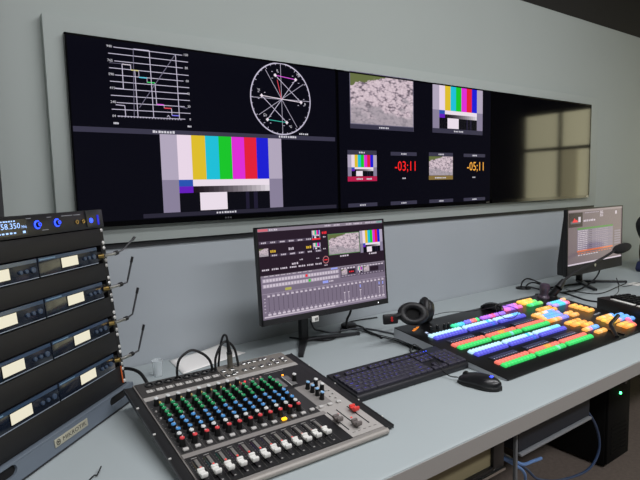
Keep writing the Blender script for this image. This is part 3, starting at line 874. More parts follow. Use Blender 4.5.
for x in (.276, .341):
    mb = MB(); mb.torus(.0082, .0017, Mb, T(x, -.0085, .0245) @ Rx(PI/2)); mb.build('dial_ring', fp)
    mb = MB(); mb.lathe([(.0072, 0), (.0068, .007), (.0058, .008)], mat('dial', '10142c', .3), 20, T(x, -.007, .0245) @ Rx(PI/2)); mb.torus(.0036, .0008, Mb, T(x, -.0152, .0245) @ Rx(PI/2), 18, 6); mb.build('dial', fp)
for x in (.413, .438):
    mb = MB(); mb.torus(.0042, .0016, M_gold, T(x, -.0085, .021) @ Rx(PI/2), 16, 6); mb.lathe([(.003, 0), (.003, .001)], M_gloss, 12, T(x, -.0075, .021) @ Rx(PI/2)); mb.build('socket', fp)
mb = MB(); mb.lathe([(.0065, 0), (.006, .002)], Mb, 16, T(.467, -.0095, .021) @ Rx(PI/2)); mb.build('power_button', fp)
mb = MB(); mb.box(.492, .500, -.011, -.0095, .008, .034, lit('blue_rocker', '1622d8', .9, base='080a30'), bev=.001); mb.build('power_switch', fp)

# ------------------------------------------------------------------ audio mixer
MXT, MXY = .12, -.02651
mixer = thing('audio_mixer', 'grey and black audio mixing desk with coloured knobs and white faders beside the rack', 'audio mixer', (.0489, -.6776, .74), (0, 0, MXY))
mixer.scale = (1.034, 1.034, 1.034)
MP = T(0, 0, .031) @ Rx(MXT)                  # panel frame: s along, t up the slope, h above it
M_mxg = mat('mixer_grey', '8b8783', .45, .0, var=.03, vscale=30)
M_mxl = mat('mixer_light', 'aeaaa5', .45, 0)
M_mxd = mat('mixer_dark', '2e2d2d', .45)
M_mxk = mat('mixer_black', '151516', .45)
M_prt = mat('mixer_print', '9c9a96', .5)
M_prtd = mat('mixer_print_dim', '615f5c', .5)
def zt(t, h=0): return .031 + t*math.sin(MXT) + h
S0, S1, T0, T1 = -.016, .416, -.150, .332
mb = MB()
yf, ybk = T0*math.cos(MXT), T1*math.cos(MXT)
mb.prism([(yf + .004, .001), (yf, .003), (yf, zt(T0) - .005), (yf + .004, zt(T0) - .001), (ybk, zt(T1) - .001), (ybk + .008, zt(T1) - .010), (ybk - .03, .004)], 'x', S0, S1, M_mxg)
mb.build('body', mixer)
for sx, sy in ((0.02, -.12), (.38, -.12), (.02, .27), (.38, .27)):
    MB().cyl((sx, sy, 0), (sx, sy, .004), .012, M_rubber).build('foot', mixer)
# black side brackets with little tabs
for sgn, xa, xb in ((-1, -.038, S0 + .001), (1, S1 - .001, .441)):
    mb = MB()
    ta, tb = (-.150, .330) if sgn < 0 else (-.138, .315)
    mb.box(xa, xb, ta, tb, -.011, -.003, M_mxk, bev=.002, M=MP)
    xo = xa if sgn < 0 else xb
    mb.box(xo - .0014, xo + .0014, ta, tb, -.0115, -.0025, M_darksteel, M=MP)
    mb.build('side_bracket', mixer)
    for t_ in (-.10, -.01, .09, .215):
        MB().box(xo - .001 if sgn > 0 else xo - .001, xo + .005 if sgn < 0 else xo + .002, t_, t_ + .003, -.003, .0005, M_white, M=MP, bev=.0008).build('bracket_tab', mixer)
mb = MB(); mb.tube([MP @ V(S0 + .002, T0 + .002, -.004), MP @ V((S0+S1)/2, T0 + .001, -.004), MP @ V(S1 - .002, T0 + .002, -.004)], .0070, mat('mixer_lip', '9b968f', .5, .15), 12, 1); mb.build('front_trim', mixer)
PT = .02575                                   # channel pitch
def strip(mb, s0, s1, t0, t1, h, m, bev=0): mb.box(s0, s1, t0, t1, -.001, h, m, M=MP, bev=bev)
mb = MB()
strip(mb, -.013, .332, -.012, .232, .0006, M_mxd)
strip(mb, -.013, .202, .250, .328, .0012, mat('mixer_socket_bay', '3a3735', .5))
strip(mb, .202, .414, .250, .328, .0008, mat('mixer_taupe', '78736c', .45, 0))
strip(mb, -.014, .414, .232, .250, .0016, M_mxl)
strip(mb, -.014, .332, -.026, -.012, .0014, M_mxg)
strip(mb, -.013, .325, -.135, -.026, .0008, M_mxk)
strip(mb, .325, .414, -.135, .012, .0010, M_mxl)
strip(mb, .332, .414, .012, .120, .0008, M_mxg)
strip(mb, .375, .414, .012, .120, .0014, M_mxl)
strip(mb, .29, .414, .120, .232, .0010, M_mxk)
for i in range(13):
    x = i*PT - .0125
    strip(mb, x - .0004, x + .0004, -.010, .230, .0010, M_prtd)
    strip(mb, x - .0003, x + .0003, -.132, -.028, .0011, M_prtd)
for i in range(12):
    x = i*PT
    strip(mb, x - .002, x + .010, -.0345, -.0325, .0012, M_prt)
    strip(mb, x - .001, x + .003, -.1235, -.1205, .0012, M_prt)
    for k in range(8):
        strip(mb, x - .0085, x - .0065, -.044 - .009*k, -.0432 - .009*k, .0012, M_prt)
        strip(mb, x + .004, x + .0058, -.044 - .009*k, -.0432 - .009*k, .0012, M_prt)
    for k in range(10):
        strip(mb, x - .010, x - .0075, .02 + .0195*k, .0206 + .0195*k, .0010, M_prt)
        strip(mb, x + .013, x + .0148, .026 + .0195*k, .0268 + .0195*k, .0010, M_prtd)
        strip(mb, x - .0035, x + .0015, .0115 + .0195*k, .0122 + .0195*k, .0010, M_prtd)
for k in range(5): strip(mb, .335 + .015*k, .343 + .015*k, -.122, -.1205, .0014, M_prtd)
strip(mb, .30, .36, .2235, .2255, .0014, M_prt); strip(mb, .335, .40, .242, .2435, .002, M_prt); strip(mb, .21, .25, .242, .2435, .002, M_prt)
mb.build('control_panel', mixer)

def knob_mesh(name, capm, r=.0066, hh=.019, body=None):
    mb = MB()
    bd = body or mat('knob_black', '0d0d0e', .4)
    mb.lathe([(r*1.05, 0), (r*1.02, .003), (r*.92, .005), (r*.80, hh - .002), (r*.78, hh - .0015)], bd, 12)
    mb.lathe([(r*.80, hh - .0022), (r*.80, hh - .0004), (r*.68, hh + .0006)], capm, 12)
    mb.box(-.0006, .0006, r*.2, r*.82, hh - .0005, hh + .0011, mat('knob_pointer', 'f1f1ec', .4))
    return mb.mesh(name)
K = {
    'white': knob_mesh('gain_knob', mat('cap_white', 'd9dcdb', .4)),
    'green': knob_mesh('equaliser_knob', mat('cap_green', '1f9a5d', .4)),
    'blue': knob_mesh('send_knob', mat('cap_blue', '4f98d8', .4)),
    'pan': knob_mesh('pan_knob', mat('cap_white2', 'd9dcdb', .4)),
    'red': knob_mesh('level_knob', mat('cap_red', 'e0484c', .4)),
    'sky': knob_mesh('monitor_knob', mat('cap_sky', '8fc0ea', .4), .0062, .020),
    'ctrl': knob_mesh('master_knob', mat('cap_white3', 'e3e3e0', .4), .0066, .021)}
rk_ = random.Random(3)
def knob(kind, s, t, ang=None):
    me = K[kind]
    return put(me.name, me, mixer, MP @ V(s, t, .0008), (MXT, 0, rk_.uniform(-.9, .9) if ang is None else ang))
mb = MB(); mb.box(-.0026, .0026, -.0022, .0022, 0, .004, mat('button_yellow', 'd0b46a', .4), bev=.0006); BY = mb.mesh('filter_button')
mb = MB(); mb.box(-.0024, .0024, -.002, .002, 0, .0038, mat('button_grey', 'b5b3af', .4), bev=.0006); BG = mb.mesh('switch_button')
mb = MB(); mb.box(-.0062, .0062, -.0042, .0042, 0, .0052, mat('button_pale', 'c6c4c0', .4), bev=.002); BW = mb.mesh('channel_button')
mb = MB(); mb.box(-.0062, .0062, -.0042, .0042, 0, .0052, lit('button_amber', 'ffb81e', 1.6), bev=.002); BA = mb.mesh('channel_button')
mb = MB()
mb.box(-.0055, .0055, -.0085, .0085, .006, .010, M_white, bev=.0016); mb.box(-.0058, .0058, -.0098, -.0045, .006, .0135, M_white, bev=.0018)
mb.box(-.0058, .0058, .0045, .0098, .006, .0125, M_white, bev=.0018); mb.box(-.001, .001, -.004, .004, 0, .007, M_black); bmesh.ops.scale(mb.bm, vec=(1.25, 1.25, 1.25), verts=mb.bm.verts); FW = mb.mesh('fader_cap')
def fader_mesh(m, n):
    mb = MB(); mb.box(-.0065, .0065, -.0085, .0085, .005, .010, m, bev=.002); mb.box(-.0068, .0068, -.010, -.004, .006, .0145, m, bev=.002); mb.box(-.0068, .0068, .004, .010, .006, .013, m, bev=.002)
    mb.box(-.001, .001, -.004, .004, 0, .006, M_black); bmesh.ops.scale(mb.bm, vec=(1.2, 1.2, 1.2), verts=mb.bm.verts); return mb.mesh(n)
FG = fader_mesh(mat('fader_grey', '6d6663', .5), 'group_fader_cap'); FR = fader_mesh(mat('fader_red', 'e0453f', .45), 'master_fader_cap')
mb = MB(); mb.box(-.0012, .0012, -.084, 0, -.0004, .0006, M_gloss); SL = mb.mesh('fader_slot')
mb = MB(); mb.lathe([(.0024, 0), (.0022, .0014), (.001, .002)], lit('signal_red', 'e0433c', .5), 10); LEDR = mb.mesh('signal_light')
mb = MB(); mb.box(-.0035, .0035, -.016, .016, 0, .0016, mat('meter_strip', '77746f', .4), bev=.0004); LAD = mb.mesh('level_strip')
fpos = [-.104, -.106, -.108, -.109, -.109, -.109, -.105, -.105, -.105, -.103, -.102, -.102]
for i in range(12):
    x = i*PT
    def at(me, s, t, h=.0009): put(me.name, me, mixer, MP @ V(s, t, h), (MXT, 0, 0))
    if i < 9: knob('white', x + .005, .205)
    if i < 9: at(BY, x + .0145, .211)
    for k, t_ in enumerate((.174, .1575, .140, .123)):
        if i == 11 and k < 0: continue
        knob('green', x + .0065, t_ - .003)
        if k % 2 == 0: at(BG, x - .006, t_)
    for t_ in (.100, .081, .0600): knob('blue', x + .0035, t_ - .003)
    knob('pan', x + .001, .0385); knob('red', x + .0005, .0195)
    at(BA if i == 9 else BW, x, 0.0)
    at(SL, x - .004, -.040); at(LAD, x + .004, -.056); at(LEDR, x + .004, -.0705, .0016)
    at(FW, x - .0035 if i else x - .0045, fpos[i] + .004)
for x in (.309, .335, .361, .387): at(BW, x, .002, .0016)
for s, t_ in ((.3592, .0985), (.3601, .078), (.3622, .0575), (.3607, .036)): knob('sky', s, t_)
for s, t_ in ((.3849, .1), (.3842, .071), (.3518, .152)): knob('ctrl', s, t_)
for s, t_ in ((.391, .0633), (.3995, .0435), (.385, .0345), (.400, .0615), (.3935, .022)): at(BG, s, t_, .0014)
for x in (.335, .361, .393): at(SL, x, -.024, .0014)
at(FG, .3315, -.070); at(FG, .357, -.106); at(FR, .3925, -.052)
for s, t_ in ((.347, -.06), (.371, -.07), (.352, -.043)): at(LEDR, s, t_, .0014)
Mlcd = mat('level_window', '6e6d6c', .2)
for s in (.313, .342):
    mb = MB(); mb.box(-.009, .009, -.027, .027, 0, .0016, Mlcd, bev=.0005); mb.box(-.0095, -.0082, -.028, .028, 0, .002, M_white); put('level_window', mb.mesh('level_window'), mixer, MP @ V(s, .160, .001), (MXT, 0, 0))
mb = MB(); mb.lathe([(.003, 0), (.0028, .002), (.001, .003)], lit('amber_led', 'ff9a2a', 2.0), 10); put('power_light', mb.mesh('power_light'), mixer, MP @ V(.3415, .195, .001), (MXT, 0, 0))
for s, t_ in ((.225, .203), (.236, .209), (.252, .212), (.262, .214), (.271, .206), (.283, .212)):
    mb = MB(); mb.lathe([(.0028, 0), (.0026, .003), (.0012, .0036)], lit('peak_red', 'e8404a', .9) if s < .24 else mat('nut_pink', 'b99a94', .4), 10); put('indicator_light', mb.mesh('indicator_light'), mixer, MP @ V(s, t_, .001), (MXT, 0, 0))
# sockets
mb = MB(); mb.lathe([(.0115, 0), (.0115, .0025), (.0098, .0035), (.0088, .0035), (.0085, .001)], mat('xlr_ring', '252525', .35), 20, cap=True); mb.lathe([(.0084, .0012), (.003, .0013)], M_gloss, 16); mb.lathe([(.0035, .001), (.0035, .0022), (.002, .0024)], mat('xlr_core', '6a6865', .4), 10); XLR = mb.mesh('microphone_socket')
mb = MB(); mb.lathe([(.0066, 0), (.0066, .002), (.0055, .003), (.0034, .003), (.0030, .0008)], M_steel, 6, smooth=False); mb.lathe([(.0030, .001), (.001, .0011)], M_gloss, 10); bmesh.ops.scale(mb.bm, vec=(1.3, 1.3, 1.2), verts=mb.bm.verts); JK = mb.mesh('line_socket')
mb = MB(); mb.box(-.0075, .0075, -.0048, .0048, 0, .0016, mat('label_pale', 'c9c6c1', .5), bev=.0006); mb.box(-.0005, .0005, -.0035, .0035, .0012, .0019, mat('label_grey', '75726e', .5)); mb.box(.0088, .0118, -.0035, .0035, 0, .0014, M_prt); bmesh.ops.scale(mb.bm, vec=(1.05, 1.3, 1.2), verts=mb.bm.verts); LB = mb.mesh('pad_switch')
for i in range(8):
    at(XLR, .0186 + .02462*i, .3085, .0012); at(LB, .0105 + .0248*i, .277, .0012)
for i, s in enumerate((.2128, .2372, .2607, .2805, .2959, .3123, .3317, .3464, .3652, .3939)): at(JK, s, .292 + (.018 if 2 <= i < 8 else 0), .001)
for s in (.2401, .2668, .2908, .3173, .3421, .3669, .3926): at(JK, s, .272, .001)
for s in (.2128, .2301): at(JK, s, .264, .001)

# cables plugged into the mixer
def mxw(s, t, h): return mixer_M @ (MP @ V(s, t, h))
mixer_M = T(.0489, -.6776, .74) @ Rz(MXY) @ Matrix.Scale(1.034, 4)
M_plug = mat('plug_metal', '8f8a80', .35, .9)
def plug(p0, p1, parent, name='plug'):
    mb = MB(); mb.cyl(p0, Vector(p0).lerp(Vector(p1), .5), .0075, M_plug); mb.cyl(Vector(p0).lerp(Vector(p1), .5), p1, .0062, M_black, .004); mb.build(name, parent)
t = tag(MB().tube([mxw(.092, .310, .003), mxw(.094, .316, .03), mxw(.105, .322, .052), mxw(.135, .325, .066), mxw(.165, .322, .052), mxw(.184, .316, .03), mxw(.190, .310, .003)], .0036, M_rubber).build('patch_cable'),
        'black cable looping between two sockets at the back left of the mixer', 'cable')
t = tag(MB().tube([mxw(.196, .305, .003), mxw(.199, .312, .035), mxw(.216, .318, .066), mxw(.236, .322, .072), mxw(.256, .316, .05), mxw(.262, .300, .004)], .0036, M_rubber).build('patch_cable'),
        'black cable arching behind the upright metal plug on the mixer', 'cable')
t = thing('plug_lead', 'upright metal plug standing in the mixer with its black lead folding down', 'cable', mxw(.239, .304, .001), (0, 0, MXY))
loc_ = lambda a: (t.matrix_basis.inverted() @ Vector(a))
mb = MB(); mb.cyl((0, 0, 0), (0, .002, .042), .0078, M_plug); mb.cyl((0, .002, .040), (0, .0025, .046), .0082, M_darksteel); mb.build('plug', t)
mb = MB(); mb.cyl((0, .0025, .045), (-.003, .004, .080), .0066, M_black, .0038); mb.build('strain_relief', t)
mb = MB(); mb.tube([(-.003, .004, .079), (-.006, .006, .094), (-.013, .012, .092), (-.020, .018, .06), (-.024, .024, .018), (-.024, .04, -.035), (-.04, .06, -.08)], .0032, M_rubber); mb.build('lead', t)
# cable from behind the rack to the mixer
tag(MB().tube([(.03, -.05, .76), (.06, -.10, .785), (.085, -.14, .795), (.105, -.18, .790), (.112, -.22, .772), (.112, -.26, .755), (.108, -.30, .747), (.10, -.33, .746)], .0050, M_rubber).build('power_cable'),
    'thick black cable curving from the rack down to the mixer corner', 'cable')

# paper and cup behind the mixer
def paper_mesh(dz, jit):
    P_ = {}
    bm_ = bmesh.new()
    A, B, C_, D_ = Vector((.262, .010, 0)), Vector((.452, .026, 0)), Vector((.503, -.083, 0)), Vector((.249, -.146, 0))
    n_ = 10
    for i in range(n_ + 1):
        for j in range(n_ + 1):
            u_, w_ = i / n_, j / n_
            p = A.lerp(B, u_).lerp(D_.lerp(C_, u_), w_)
            lift = .002 + .035 * max(0, u_ - .35) ** 2 * (1 - w_) ** 1.6 + .004 * math.sin(3 * u_) * (1 - w_)
            P_[i, j] = bm_.verts.new((p.x + jit, p.y, .7405 + lift + dz))
    for i in range(n_):
        for j in range(n_):
            f = bm_.faces.new((P_[i, j], P_[i, j+1], P_[i+1, j+1], P_[i+1, j])); f.smooth = True
    bmesh.ops.recalc_face_normals(bm_, faces=bm_.faces)
    me = bpy.data.meshes.new('paper_sheet'); bm_.to_mesh(me); bm_.free()
    me.materials.append(mat('paper', 'f6f4f0', .8))
    return me
o = put('paper_sheet', paper_mesh(0, 0))
o.modifiers.new('thickness', 'SOLIDIFY').thickness = .0012
tag(o, 'white paper sheets lying on the desk behind the mixer', 'paper')
mb = MB()
Mi = mat('paper_ink', 'b9b6b4', .8)
cup = thing('plastic_cup', 'small clear frosted plastic cup standing on the desk behind the mixer', 'cup', (.183, -.107, .74))
Mc = bpy.data.materials.new('frosted_plastic'); Mc.use_nodes = True
pb = Mc.node_tree.nodes['Principled BSDF']
pb.inputs['Base Color'].default_value = lin('e8eef0'); pb.inputs['Roughness'].default_value = .25; pb.inputs['Transmission Weight'].default_value = .35; pb.inputs['IOR'].default_value = 1.15; pb.inputs['Alpha'].default_value = .5
mb.lathe([(.0125, .0005), (.0135, .001), (.0165, .050), (.0172, .051), (.0160, .051), (.0130, .003), (.001, .0028)], Mc, 24); mb.build('cup_wall', cup)
mb = MB(); mb.torus(.0168, .0009, Mc, T(0, 0, .051), 28, 6); mb.build('rim', cup)

# small black wire at the front of the desk
tag(MB().tube([(-.150, -.628, .7415), (-.135, -.618, .7415), (-.128, -.613, .743), (-.1185, -.604, .744), (-.1135, -.6085, .7445), (-.107, -.598, .747), (-.100, -.586, .749)], .0014, M_rubber, sub=2).build('wire_end'),
    'thin bent black wire end lying on the desk in front of the rack', 'wire')

# ------------------------------------------------------------------ keyboard
KX, KY, KA, KW, KD = .5308, -.6634, -.02564, .4500, .1467
KT = .127
kb = thing('computer_keyboard', 'black backlit computer keyboard between the mixer and the switcher panel', 'keyboard', (KX, KY, .74), (0, 0, KA))
KP = T(0, 0, .0195) @ Rx(KT)
mb = MB()
cyk, czk = KD*math.cos(KT), .0195 + KD*math.sin(KT)
mb.prism([(.0, .002), (-.001, .013), (.002, .0198), (cyk - .003, czk + .0003), (cyk, czk - .004), (cyk - .004, .004)], 'x', 0, KW, mat('keyboard_case', '1b1b20', .5), bev=.0015)
mb.build('case', kb)
for x in (.05, KW - .05): MB().box(x - .012, x + .012, cyk - .02, cyk - .01, 0, .006, M_rubber, bev=.001).build('foot', kb)
M_key = mat('keycap', '34323f', .5)
M_leg = lit('key_legend', '6a66ff', .9, base='15152a')
M_legb = lit('key_legend_bright', '5a52ff', 1.6, base='15152a')
pk = (KW - .014) / 22.6
prow = .0185
kn = 0
def key(x, y, w, h, s=None, bright=False):
    mb = MB()
    tb = [(0.0007, .0007, 0), (w - .0007, .0007, 0), (w - .0007, h - .0007, 0), (.0007, h - .0007, 0)]
    tt = [(.0022, .0025, .0062), (w - .0022, .0025, .0062), (w - .0022, h - .0016, .0062), (.0022, h - .0016, .0062)]
    mb.prism([(.0007, 0), (h - .0007, 0), (h - .0012, .0052), (h - .003, .0062), (.0035, .0062), (.0016, .0052)], 'x', .0008, w - .0008, M_key, bev=.0006)
    if s and s in GLYPHS:
        k = .0062 if len(s) == 1 else .0046
        if len(s) * k * .6 > w * .8: k = w * .8 / (len(s) * .6)
        mb.text(s, T(w * (.5 if len(s) > 1 else .42), h * .55, .0064) @ Matrix.Diagonal((k, k, 1, 1)), M_legb if bright else M_leg)
    o = mb.build('key', kb, KP @ V(x, y, .0006), (KT, 0, 0))
    return o
y0k = .010
rows_w = [
    [('Ctrl', 1.25), ('Win', 1.25), ('Alt', 1.25), ('', 6.25), ('Alt', 1.25), ('Fn', 1.25), ('Menu', 1.25), ('Ctrl', 1.25)],
    [('Shift', 2.25)] + [(c, 1) for c in 'ZXCVBNM,./'] + [('Shift', 2.75)],
    [('Caps', 1.75)] + [(c, 1) for c in "ASDFGHJKL;'"] + [('Enter', 2.25)],
    [('Tab', 1.5)] + [(c, 1) for c in 'QWERTYUIOP[]'] + [('\\', 1.5)],
    [(c, 1) for c in '`1234567890-='] + [('Bksp', 2)]]
for r, row in enumerate(rows_w):
    x = .007
    for s, w in row:
        key(x, y0k + r*prow, w*pk, prow, s, s in ('Caps', 'Shift'))
        x += w*pk
yF = y0k + 5*prow + .006
xs = [0, 2, 3, 4, 5, 6.5, 7.5, 8.5, 9.5, 11, 12, 13, 14]
for x, s in zip(xs, ['Esc'] + ['F%d' % k for k in range(1, 13)]): key(.007 + x*pk, yF, pk, prow*.86, s)
xn = .007 + 15.3*pk
for k, s in enumerate(('Prt', 'Scr', 'Brk')): key(xn + k*pk, yF, pk, prow*.86, s, True)
for k, s in enumerate(('Ins', 'Home', 'PgUp')): key(xn + k*pk, y0k + 4*prow, pk, prow, s)
for k, s in enumerate(('Del', 'End', 'PgDn')): key(xn + k*pk, y0k + 3*prow, pk, prow, s, k == 0)
key(xn + pk, y0k + prow, pk, prow)
for k in range(3): key(xn + k*pk, y0k, pk, prow, None)
xm = .007 + 18.6*pk
for k, s in enumerate(('Num', '/', '*', '-')): key(xm + k*pk, y0k + 4*prow, pk, prow, s)
for r, ss in ((3, '789'), (2, '456'), (1, '123')):
    for k, s in enumerate(ss): key(xm + k*pk, y0k + r*prow, pk, prow, s, s in '46')
key(xm + 3*pk, y0k + 2*prow, pk, 2*prow, '+'); key(xm + 3*pk, y0k, pk, 2*prow, None)
key(xm, y0k, 2*pk, prow, '0'); key(xm + 2*pk, y0k, pk, prow, '.')
mb = MB()
for k in range(3): mb.box(KW - .088 + k*.009, KW - .082 + k*.009, KD - .022, KD - .0185, 0, .0012, lit('kb_blue', '3a56ff', 2.0, base='101640'), M=KP)
mb.build('status_lights', kb)['label'] = 'blue status lights'
mb = MB()
kin = lambda p: local(p, (KX, KY, .74), KA)
mb.tube([kin(p) for p in [(.93, -.505, .755), (.93, -.47, .750), (.955, -.44, .744), (.985, -.40, .744), (1.0, -.31, .744), (.985, -.22, .744), (.99, -.14, .744), (.97, -.09, .744)]], .002, M_rubber); mb.build('cable', kb)

# ------------------------------------------------------------------ mouse
md = Vector((.896 - .859, -.85 + .719)); mang = math.atan2(md.y, md.x)
ms = thing('computer_mouse', 'black computer mouse with small blue light on the desk in front of the keyboard', 'mouse', (.880, -.786, .74), (0, 0, mang))
def mouse_shell(name, z0, z1f, grow, m, x0=-.066, x1=.066):
    bm_ = bmesh.new(); nu, nv = 28, 14
    rows = []
    for i in range(nu + 1):
        a = i / nu
        x = x0 + (x1 - x0) * a
        q = 2*a - 1
        hw = .0335 * (1 - abs(q) ** 2.5) ** .55 * (1 - .10 * math.cos(PI * (a - .1))) * grow
        hw *= 1 - .06 * math.exp(-((a - .45) / .15) ** 2)
        top = z1f * (max(0, 1 - abs((a - .54) / .545) ** 2.2)) ** .62
        rr = []
        for j in range(nv + 1):
            th = PI * j / nv
            yv = hw * math.cos(th)
            zz = z0 + (top) * (math.sin(th) ** .75)
            rr.append(bm_.verts.new((x, yv, zz)))
        rows.append(rr)
    for a, b in zip(rows, rows[1:]):
        for j in range(nv):
            f = bm_.faces.new((a[j], b[j], b[j+1], a[j+1])); f.smooth = True
        bm_.faces.new((a[0], a[-1], b[-1], b[0]))
    bmesh.ops.remove_doubles(bm_, verts=bm_.verts, dist=1e-5)
    bmesh.ops.recalc_face_normals(bm_, faces=bm_.faces)
    me = bpy.data.meshes.new(name); bm_.to_mesh(me); bm_.free(); me.materials.append(m)
    return put(name, me, ms)
mouse_shell('lower_shell', .001, .022, 1.0, mat('mouse_side', '0c0c0e', .5))
mouse_shell('upper_shell', .006, .032, .93, mat('mouse_top', '1a1a1d', .28), -.064, .064)
mb = MB(); mb.cyl((-.040, -.004, .027), (-.040, .004, .027), .0085, M_rubber, seg=18); mb.build('scroll_wheel', ms)
mb = MB(); mb.box(.030, .039, -.006, .006, .0305, .0355, lit('mouse_blue', '2b3cff', 4.0, base='101440'), bev=.0008); mb.build('blue_light', ms)
mi_ = lambda p: local(p, (.880, -.786, .74), mang)
mb = MB(); mb.tube([mi_(p) for p in [(.862, -.725, .752), (.856, -.70, .750), (.858, -.672, .757), (.868, -.64, .776), (.885, -.585, .784), (.90, -.53, .79), (.92, -.49, .784), (.94, -.455, .752), (.98, -.43, .744), (1.02, -.38, .744), (1.01, -.28, .744), (1.0, -.20, .744)]], .0017, M_rubber); mb.build('cable', ms)

# ------------------------------------------------------------------ video switcher panel
CO, CY, CT = (.9688, -.8168, .74), -.02101, .11
con = thing('switcher_panel', 'large black switcher panel covered in rows of glowing coloured keys', 'control panel', CO, (0, 0, CY))
con.scale = (1.018, 1.018, 1.018)
CP = T(0, 0, .0070) @ Rx(CT)
conM = Matrix.Translation(CO) @ Rz(CY) @ Matrix.Scale(1.018, 4)
cw = lambda s, t, h=0: conM @ (CP @ V(s, t, h))
CD, CW = .476, .925
cyb, czb = CD*math.cos(CT), .0070 + CD*math.sin(CT)
M_con = mat('panel_black', '0c0c0d', .33)
M_conside = mat('panel_side', 'a9adb1', .45)
mb = MB(); mb.prism([(.0, .001), (-.002, .004), (.003, .0066), (cyb, czb - .0005), (cyb, czb - .036), (.10, .001)], 'x', .004, CW, M_con); mb.build('body', con)
mb = MB(); mb.box(.0, CW, .0, CD, -.003, 0, M_con, M=CP, bev=.0015); mb.build('top_plate', con)
for x0, x1 in ((.0, .0045), (CW - .0045, CW)):
    mb = MB(); mb.prism([(.004, .001), (.003, .0045), (cyb, czb - .0035), (cyb, czb - .037), (.10, .001)], 'x', x0, x1, M_conside); mb.build('side_panel', con)
for x in (.05, CW - .05): MB().cyl((x, cyb - .04, 0), (x, cyb - .04, czb - .035), .014, M_rubber).build('foot', con)

def key_mesh(name, hexc, s, w=.0136, d=.0190, h=.0105, base='3a3a3c'):
    mb = MB()
    m = lit('key_' + hexc, hexc, s, base=base); m2 = lit('keyside_' + hexc, hexc, s * .72, base=base)
    mb.box(-w/2, w/2, -d/2, d/2, 0, h*.62, m2, bev=.0016)
    mb.lathe([(w*.50, h*.5), (w*.50, h*.66), (w*.44, h*.86), (w*.30, h*.98), (w*.1, h)], m, 14, sx=.98, sy=d/w*.92)
    return mb.mesh(name)
sk = lambda s, t: s - .066 * (t - .2)
KM = {}
def ckey(kind, hexc, s, t, st=1.0, **kw):
    q = (kind, hexc, st, tuple(sorted(kw.items())))
    if q not in KM: KM[q] = key_mesh(kind, hexc, st, **kw)
    return put(kind, KM[q], con, CP @ V(sk(s, t), t, .0002), (CT, 0, 0))
LB_, DB_, RD_, GN_ = 'bceaff', '6262fa', 'ff7b68', '35ee70'
special = {(1, 'red', 5): 'ffb02e', (1, 'red', 6): 'ff9a3c', (1, 'green', 6): '7df5c0', (3, 'blue', 1, 8): 0}
cols = (.050, .222, .395)
for bank, (tl, tb, td, tr, tg) in enumerate(((.341, .319, .277, .2445, .2205), (.179, .1565, .114, .082, .0595))):
    for c, s0 in enumerate(cols):
        for k in range(10):
            s = s0 + .0075 + .0158*k
            hl, hb, hr, hg = LB_, DB_, RD_, GN_
            if bank == 0 and c == 1 and k in (4, 5): hr = 'ffab3a'
            if bank == 1 and c == 1 and k in (5, 6): hr = 'ffab3a'
            if bank == 0 and c == 1 and k == 6: hg = '7ff0dc'
            if bank == 1 and c == 1 and k == 7: hg = '86f7c8'
            if (bank == 0 and c == 1 and k == 8) or (bank == 1 and c == 1 and k == 8): hl = '4fd0ff'; hb = '3f78ff'
            if bank == 0 and c == 2 and k > 6: hl = '6fc4ff'
            if bank == 1 and c == 2 and k > 5: hl = '7fe0f5'
            ckey('source_key', hl, s, tl, 1.3); ckey('destination_key', hb, s, tb, .95)
            ckey('program_key', hr, s, tr, 1.1); ckey('preview_key', hg, s, tg, 1.05)
        mb = MB(); mb.box(0, .128, -.0115, .0115, 0, .003, mat('name_strip', '2e3040', .3), bev=.0008)
        for k in range(10): mb.box(.008 + .0122*k, .011 + .0122*k, -.007, -.0045, .003, .0034, lit('strip_dot', 'b9c2e6', .7)); mb.box(.008 + .0122*k, .014 + .0122*k, .001, .0075, .003, .0033, mat('strip_window', '4a4f70', .3))
        put('name_display', mb.mesh('name_display'), con, CP @ V(sk(s0 + .018, td), td, .0002), (CT, 0, 0))
def block(kind, s0, t, colours, ds=.0158, st=1.45, **kw):
    for k, h in enumerate(colours): ckey(kind, h, s0 + ds*k, t, st, **kw)
OR, OR2, PK, VI, CYN, BL, YL, LI = 'ffb054', 'ff9838', 'ff6fb0', 'b46cf0', '52d0ee', '6aa8f8', 'ffc94f', 'a9a0f0'
block('auxiliary_key', .207, .3725, ['35dba0', '3fd8b8', CYN, '4ac4f0'], d=.0185)
block('auxiliary_key', .281, .3775, ['7a74f4', '7a74f4', 'f07a8c', 'ff7a70', '3fdc86'], d=.0175)
block('auxiliary_key', .376, .378, [VI, 'c06cf0', VI, 'f06ad0', 'ff5f9c', VI, VI, 'a070f4', '9a70f4'], d=.0175)
block('function_key', .548, .421, ['f07ad8', VI, 'b070f4', VI, 'c478f0', 'b87af0', 'f47ac0']); block('function_key', .547, .397, ['ff7ac8', 'e87ae0', VI, VI, 'd878f0', 'ff6fb0', 'f47ac0'])
block('function_key', .690, .434, [YL, YL, 'ffd070', YL, OR, YL]); block('function_key', .688, .412, [YL, 'ffd070', YL, YL, '9be060', '6fe07a'])
block('function_key', .690, .387, ['3fdc6a', '58f0a0', '3fdc6a', '3fdc6a', '66e070', '8ae070'])
block('transition_key', .785, .357, [LI, CYN, '58d8f0', CYN, CYN, '8fc0f0', 'ff9ab0']); block('transition_key', .785, .333, ['c0a0f0', LI, CYN, '50d4e8', CYN, 'e89ad8', 'ff7a90'])
block('transition_key', .893, .365, ['ffb890', 'f0c080'], d=.015)
block('transition_key', .664, .330, [OR, OR2, OR, 'ffc46c', OR, OR2]); block('transition_key', .662, .307, [OR2, OR, OR, OR, OR2, OR])
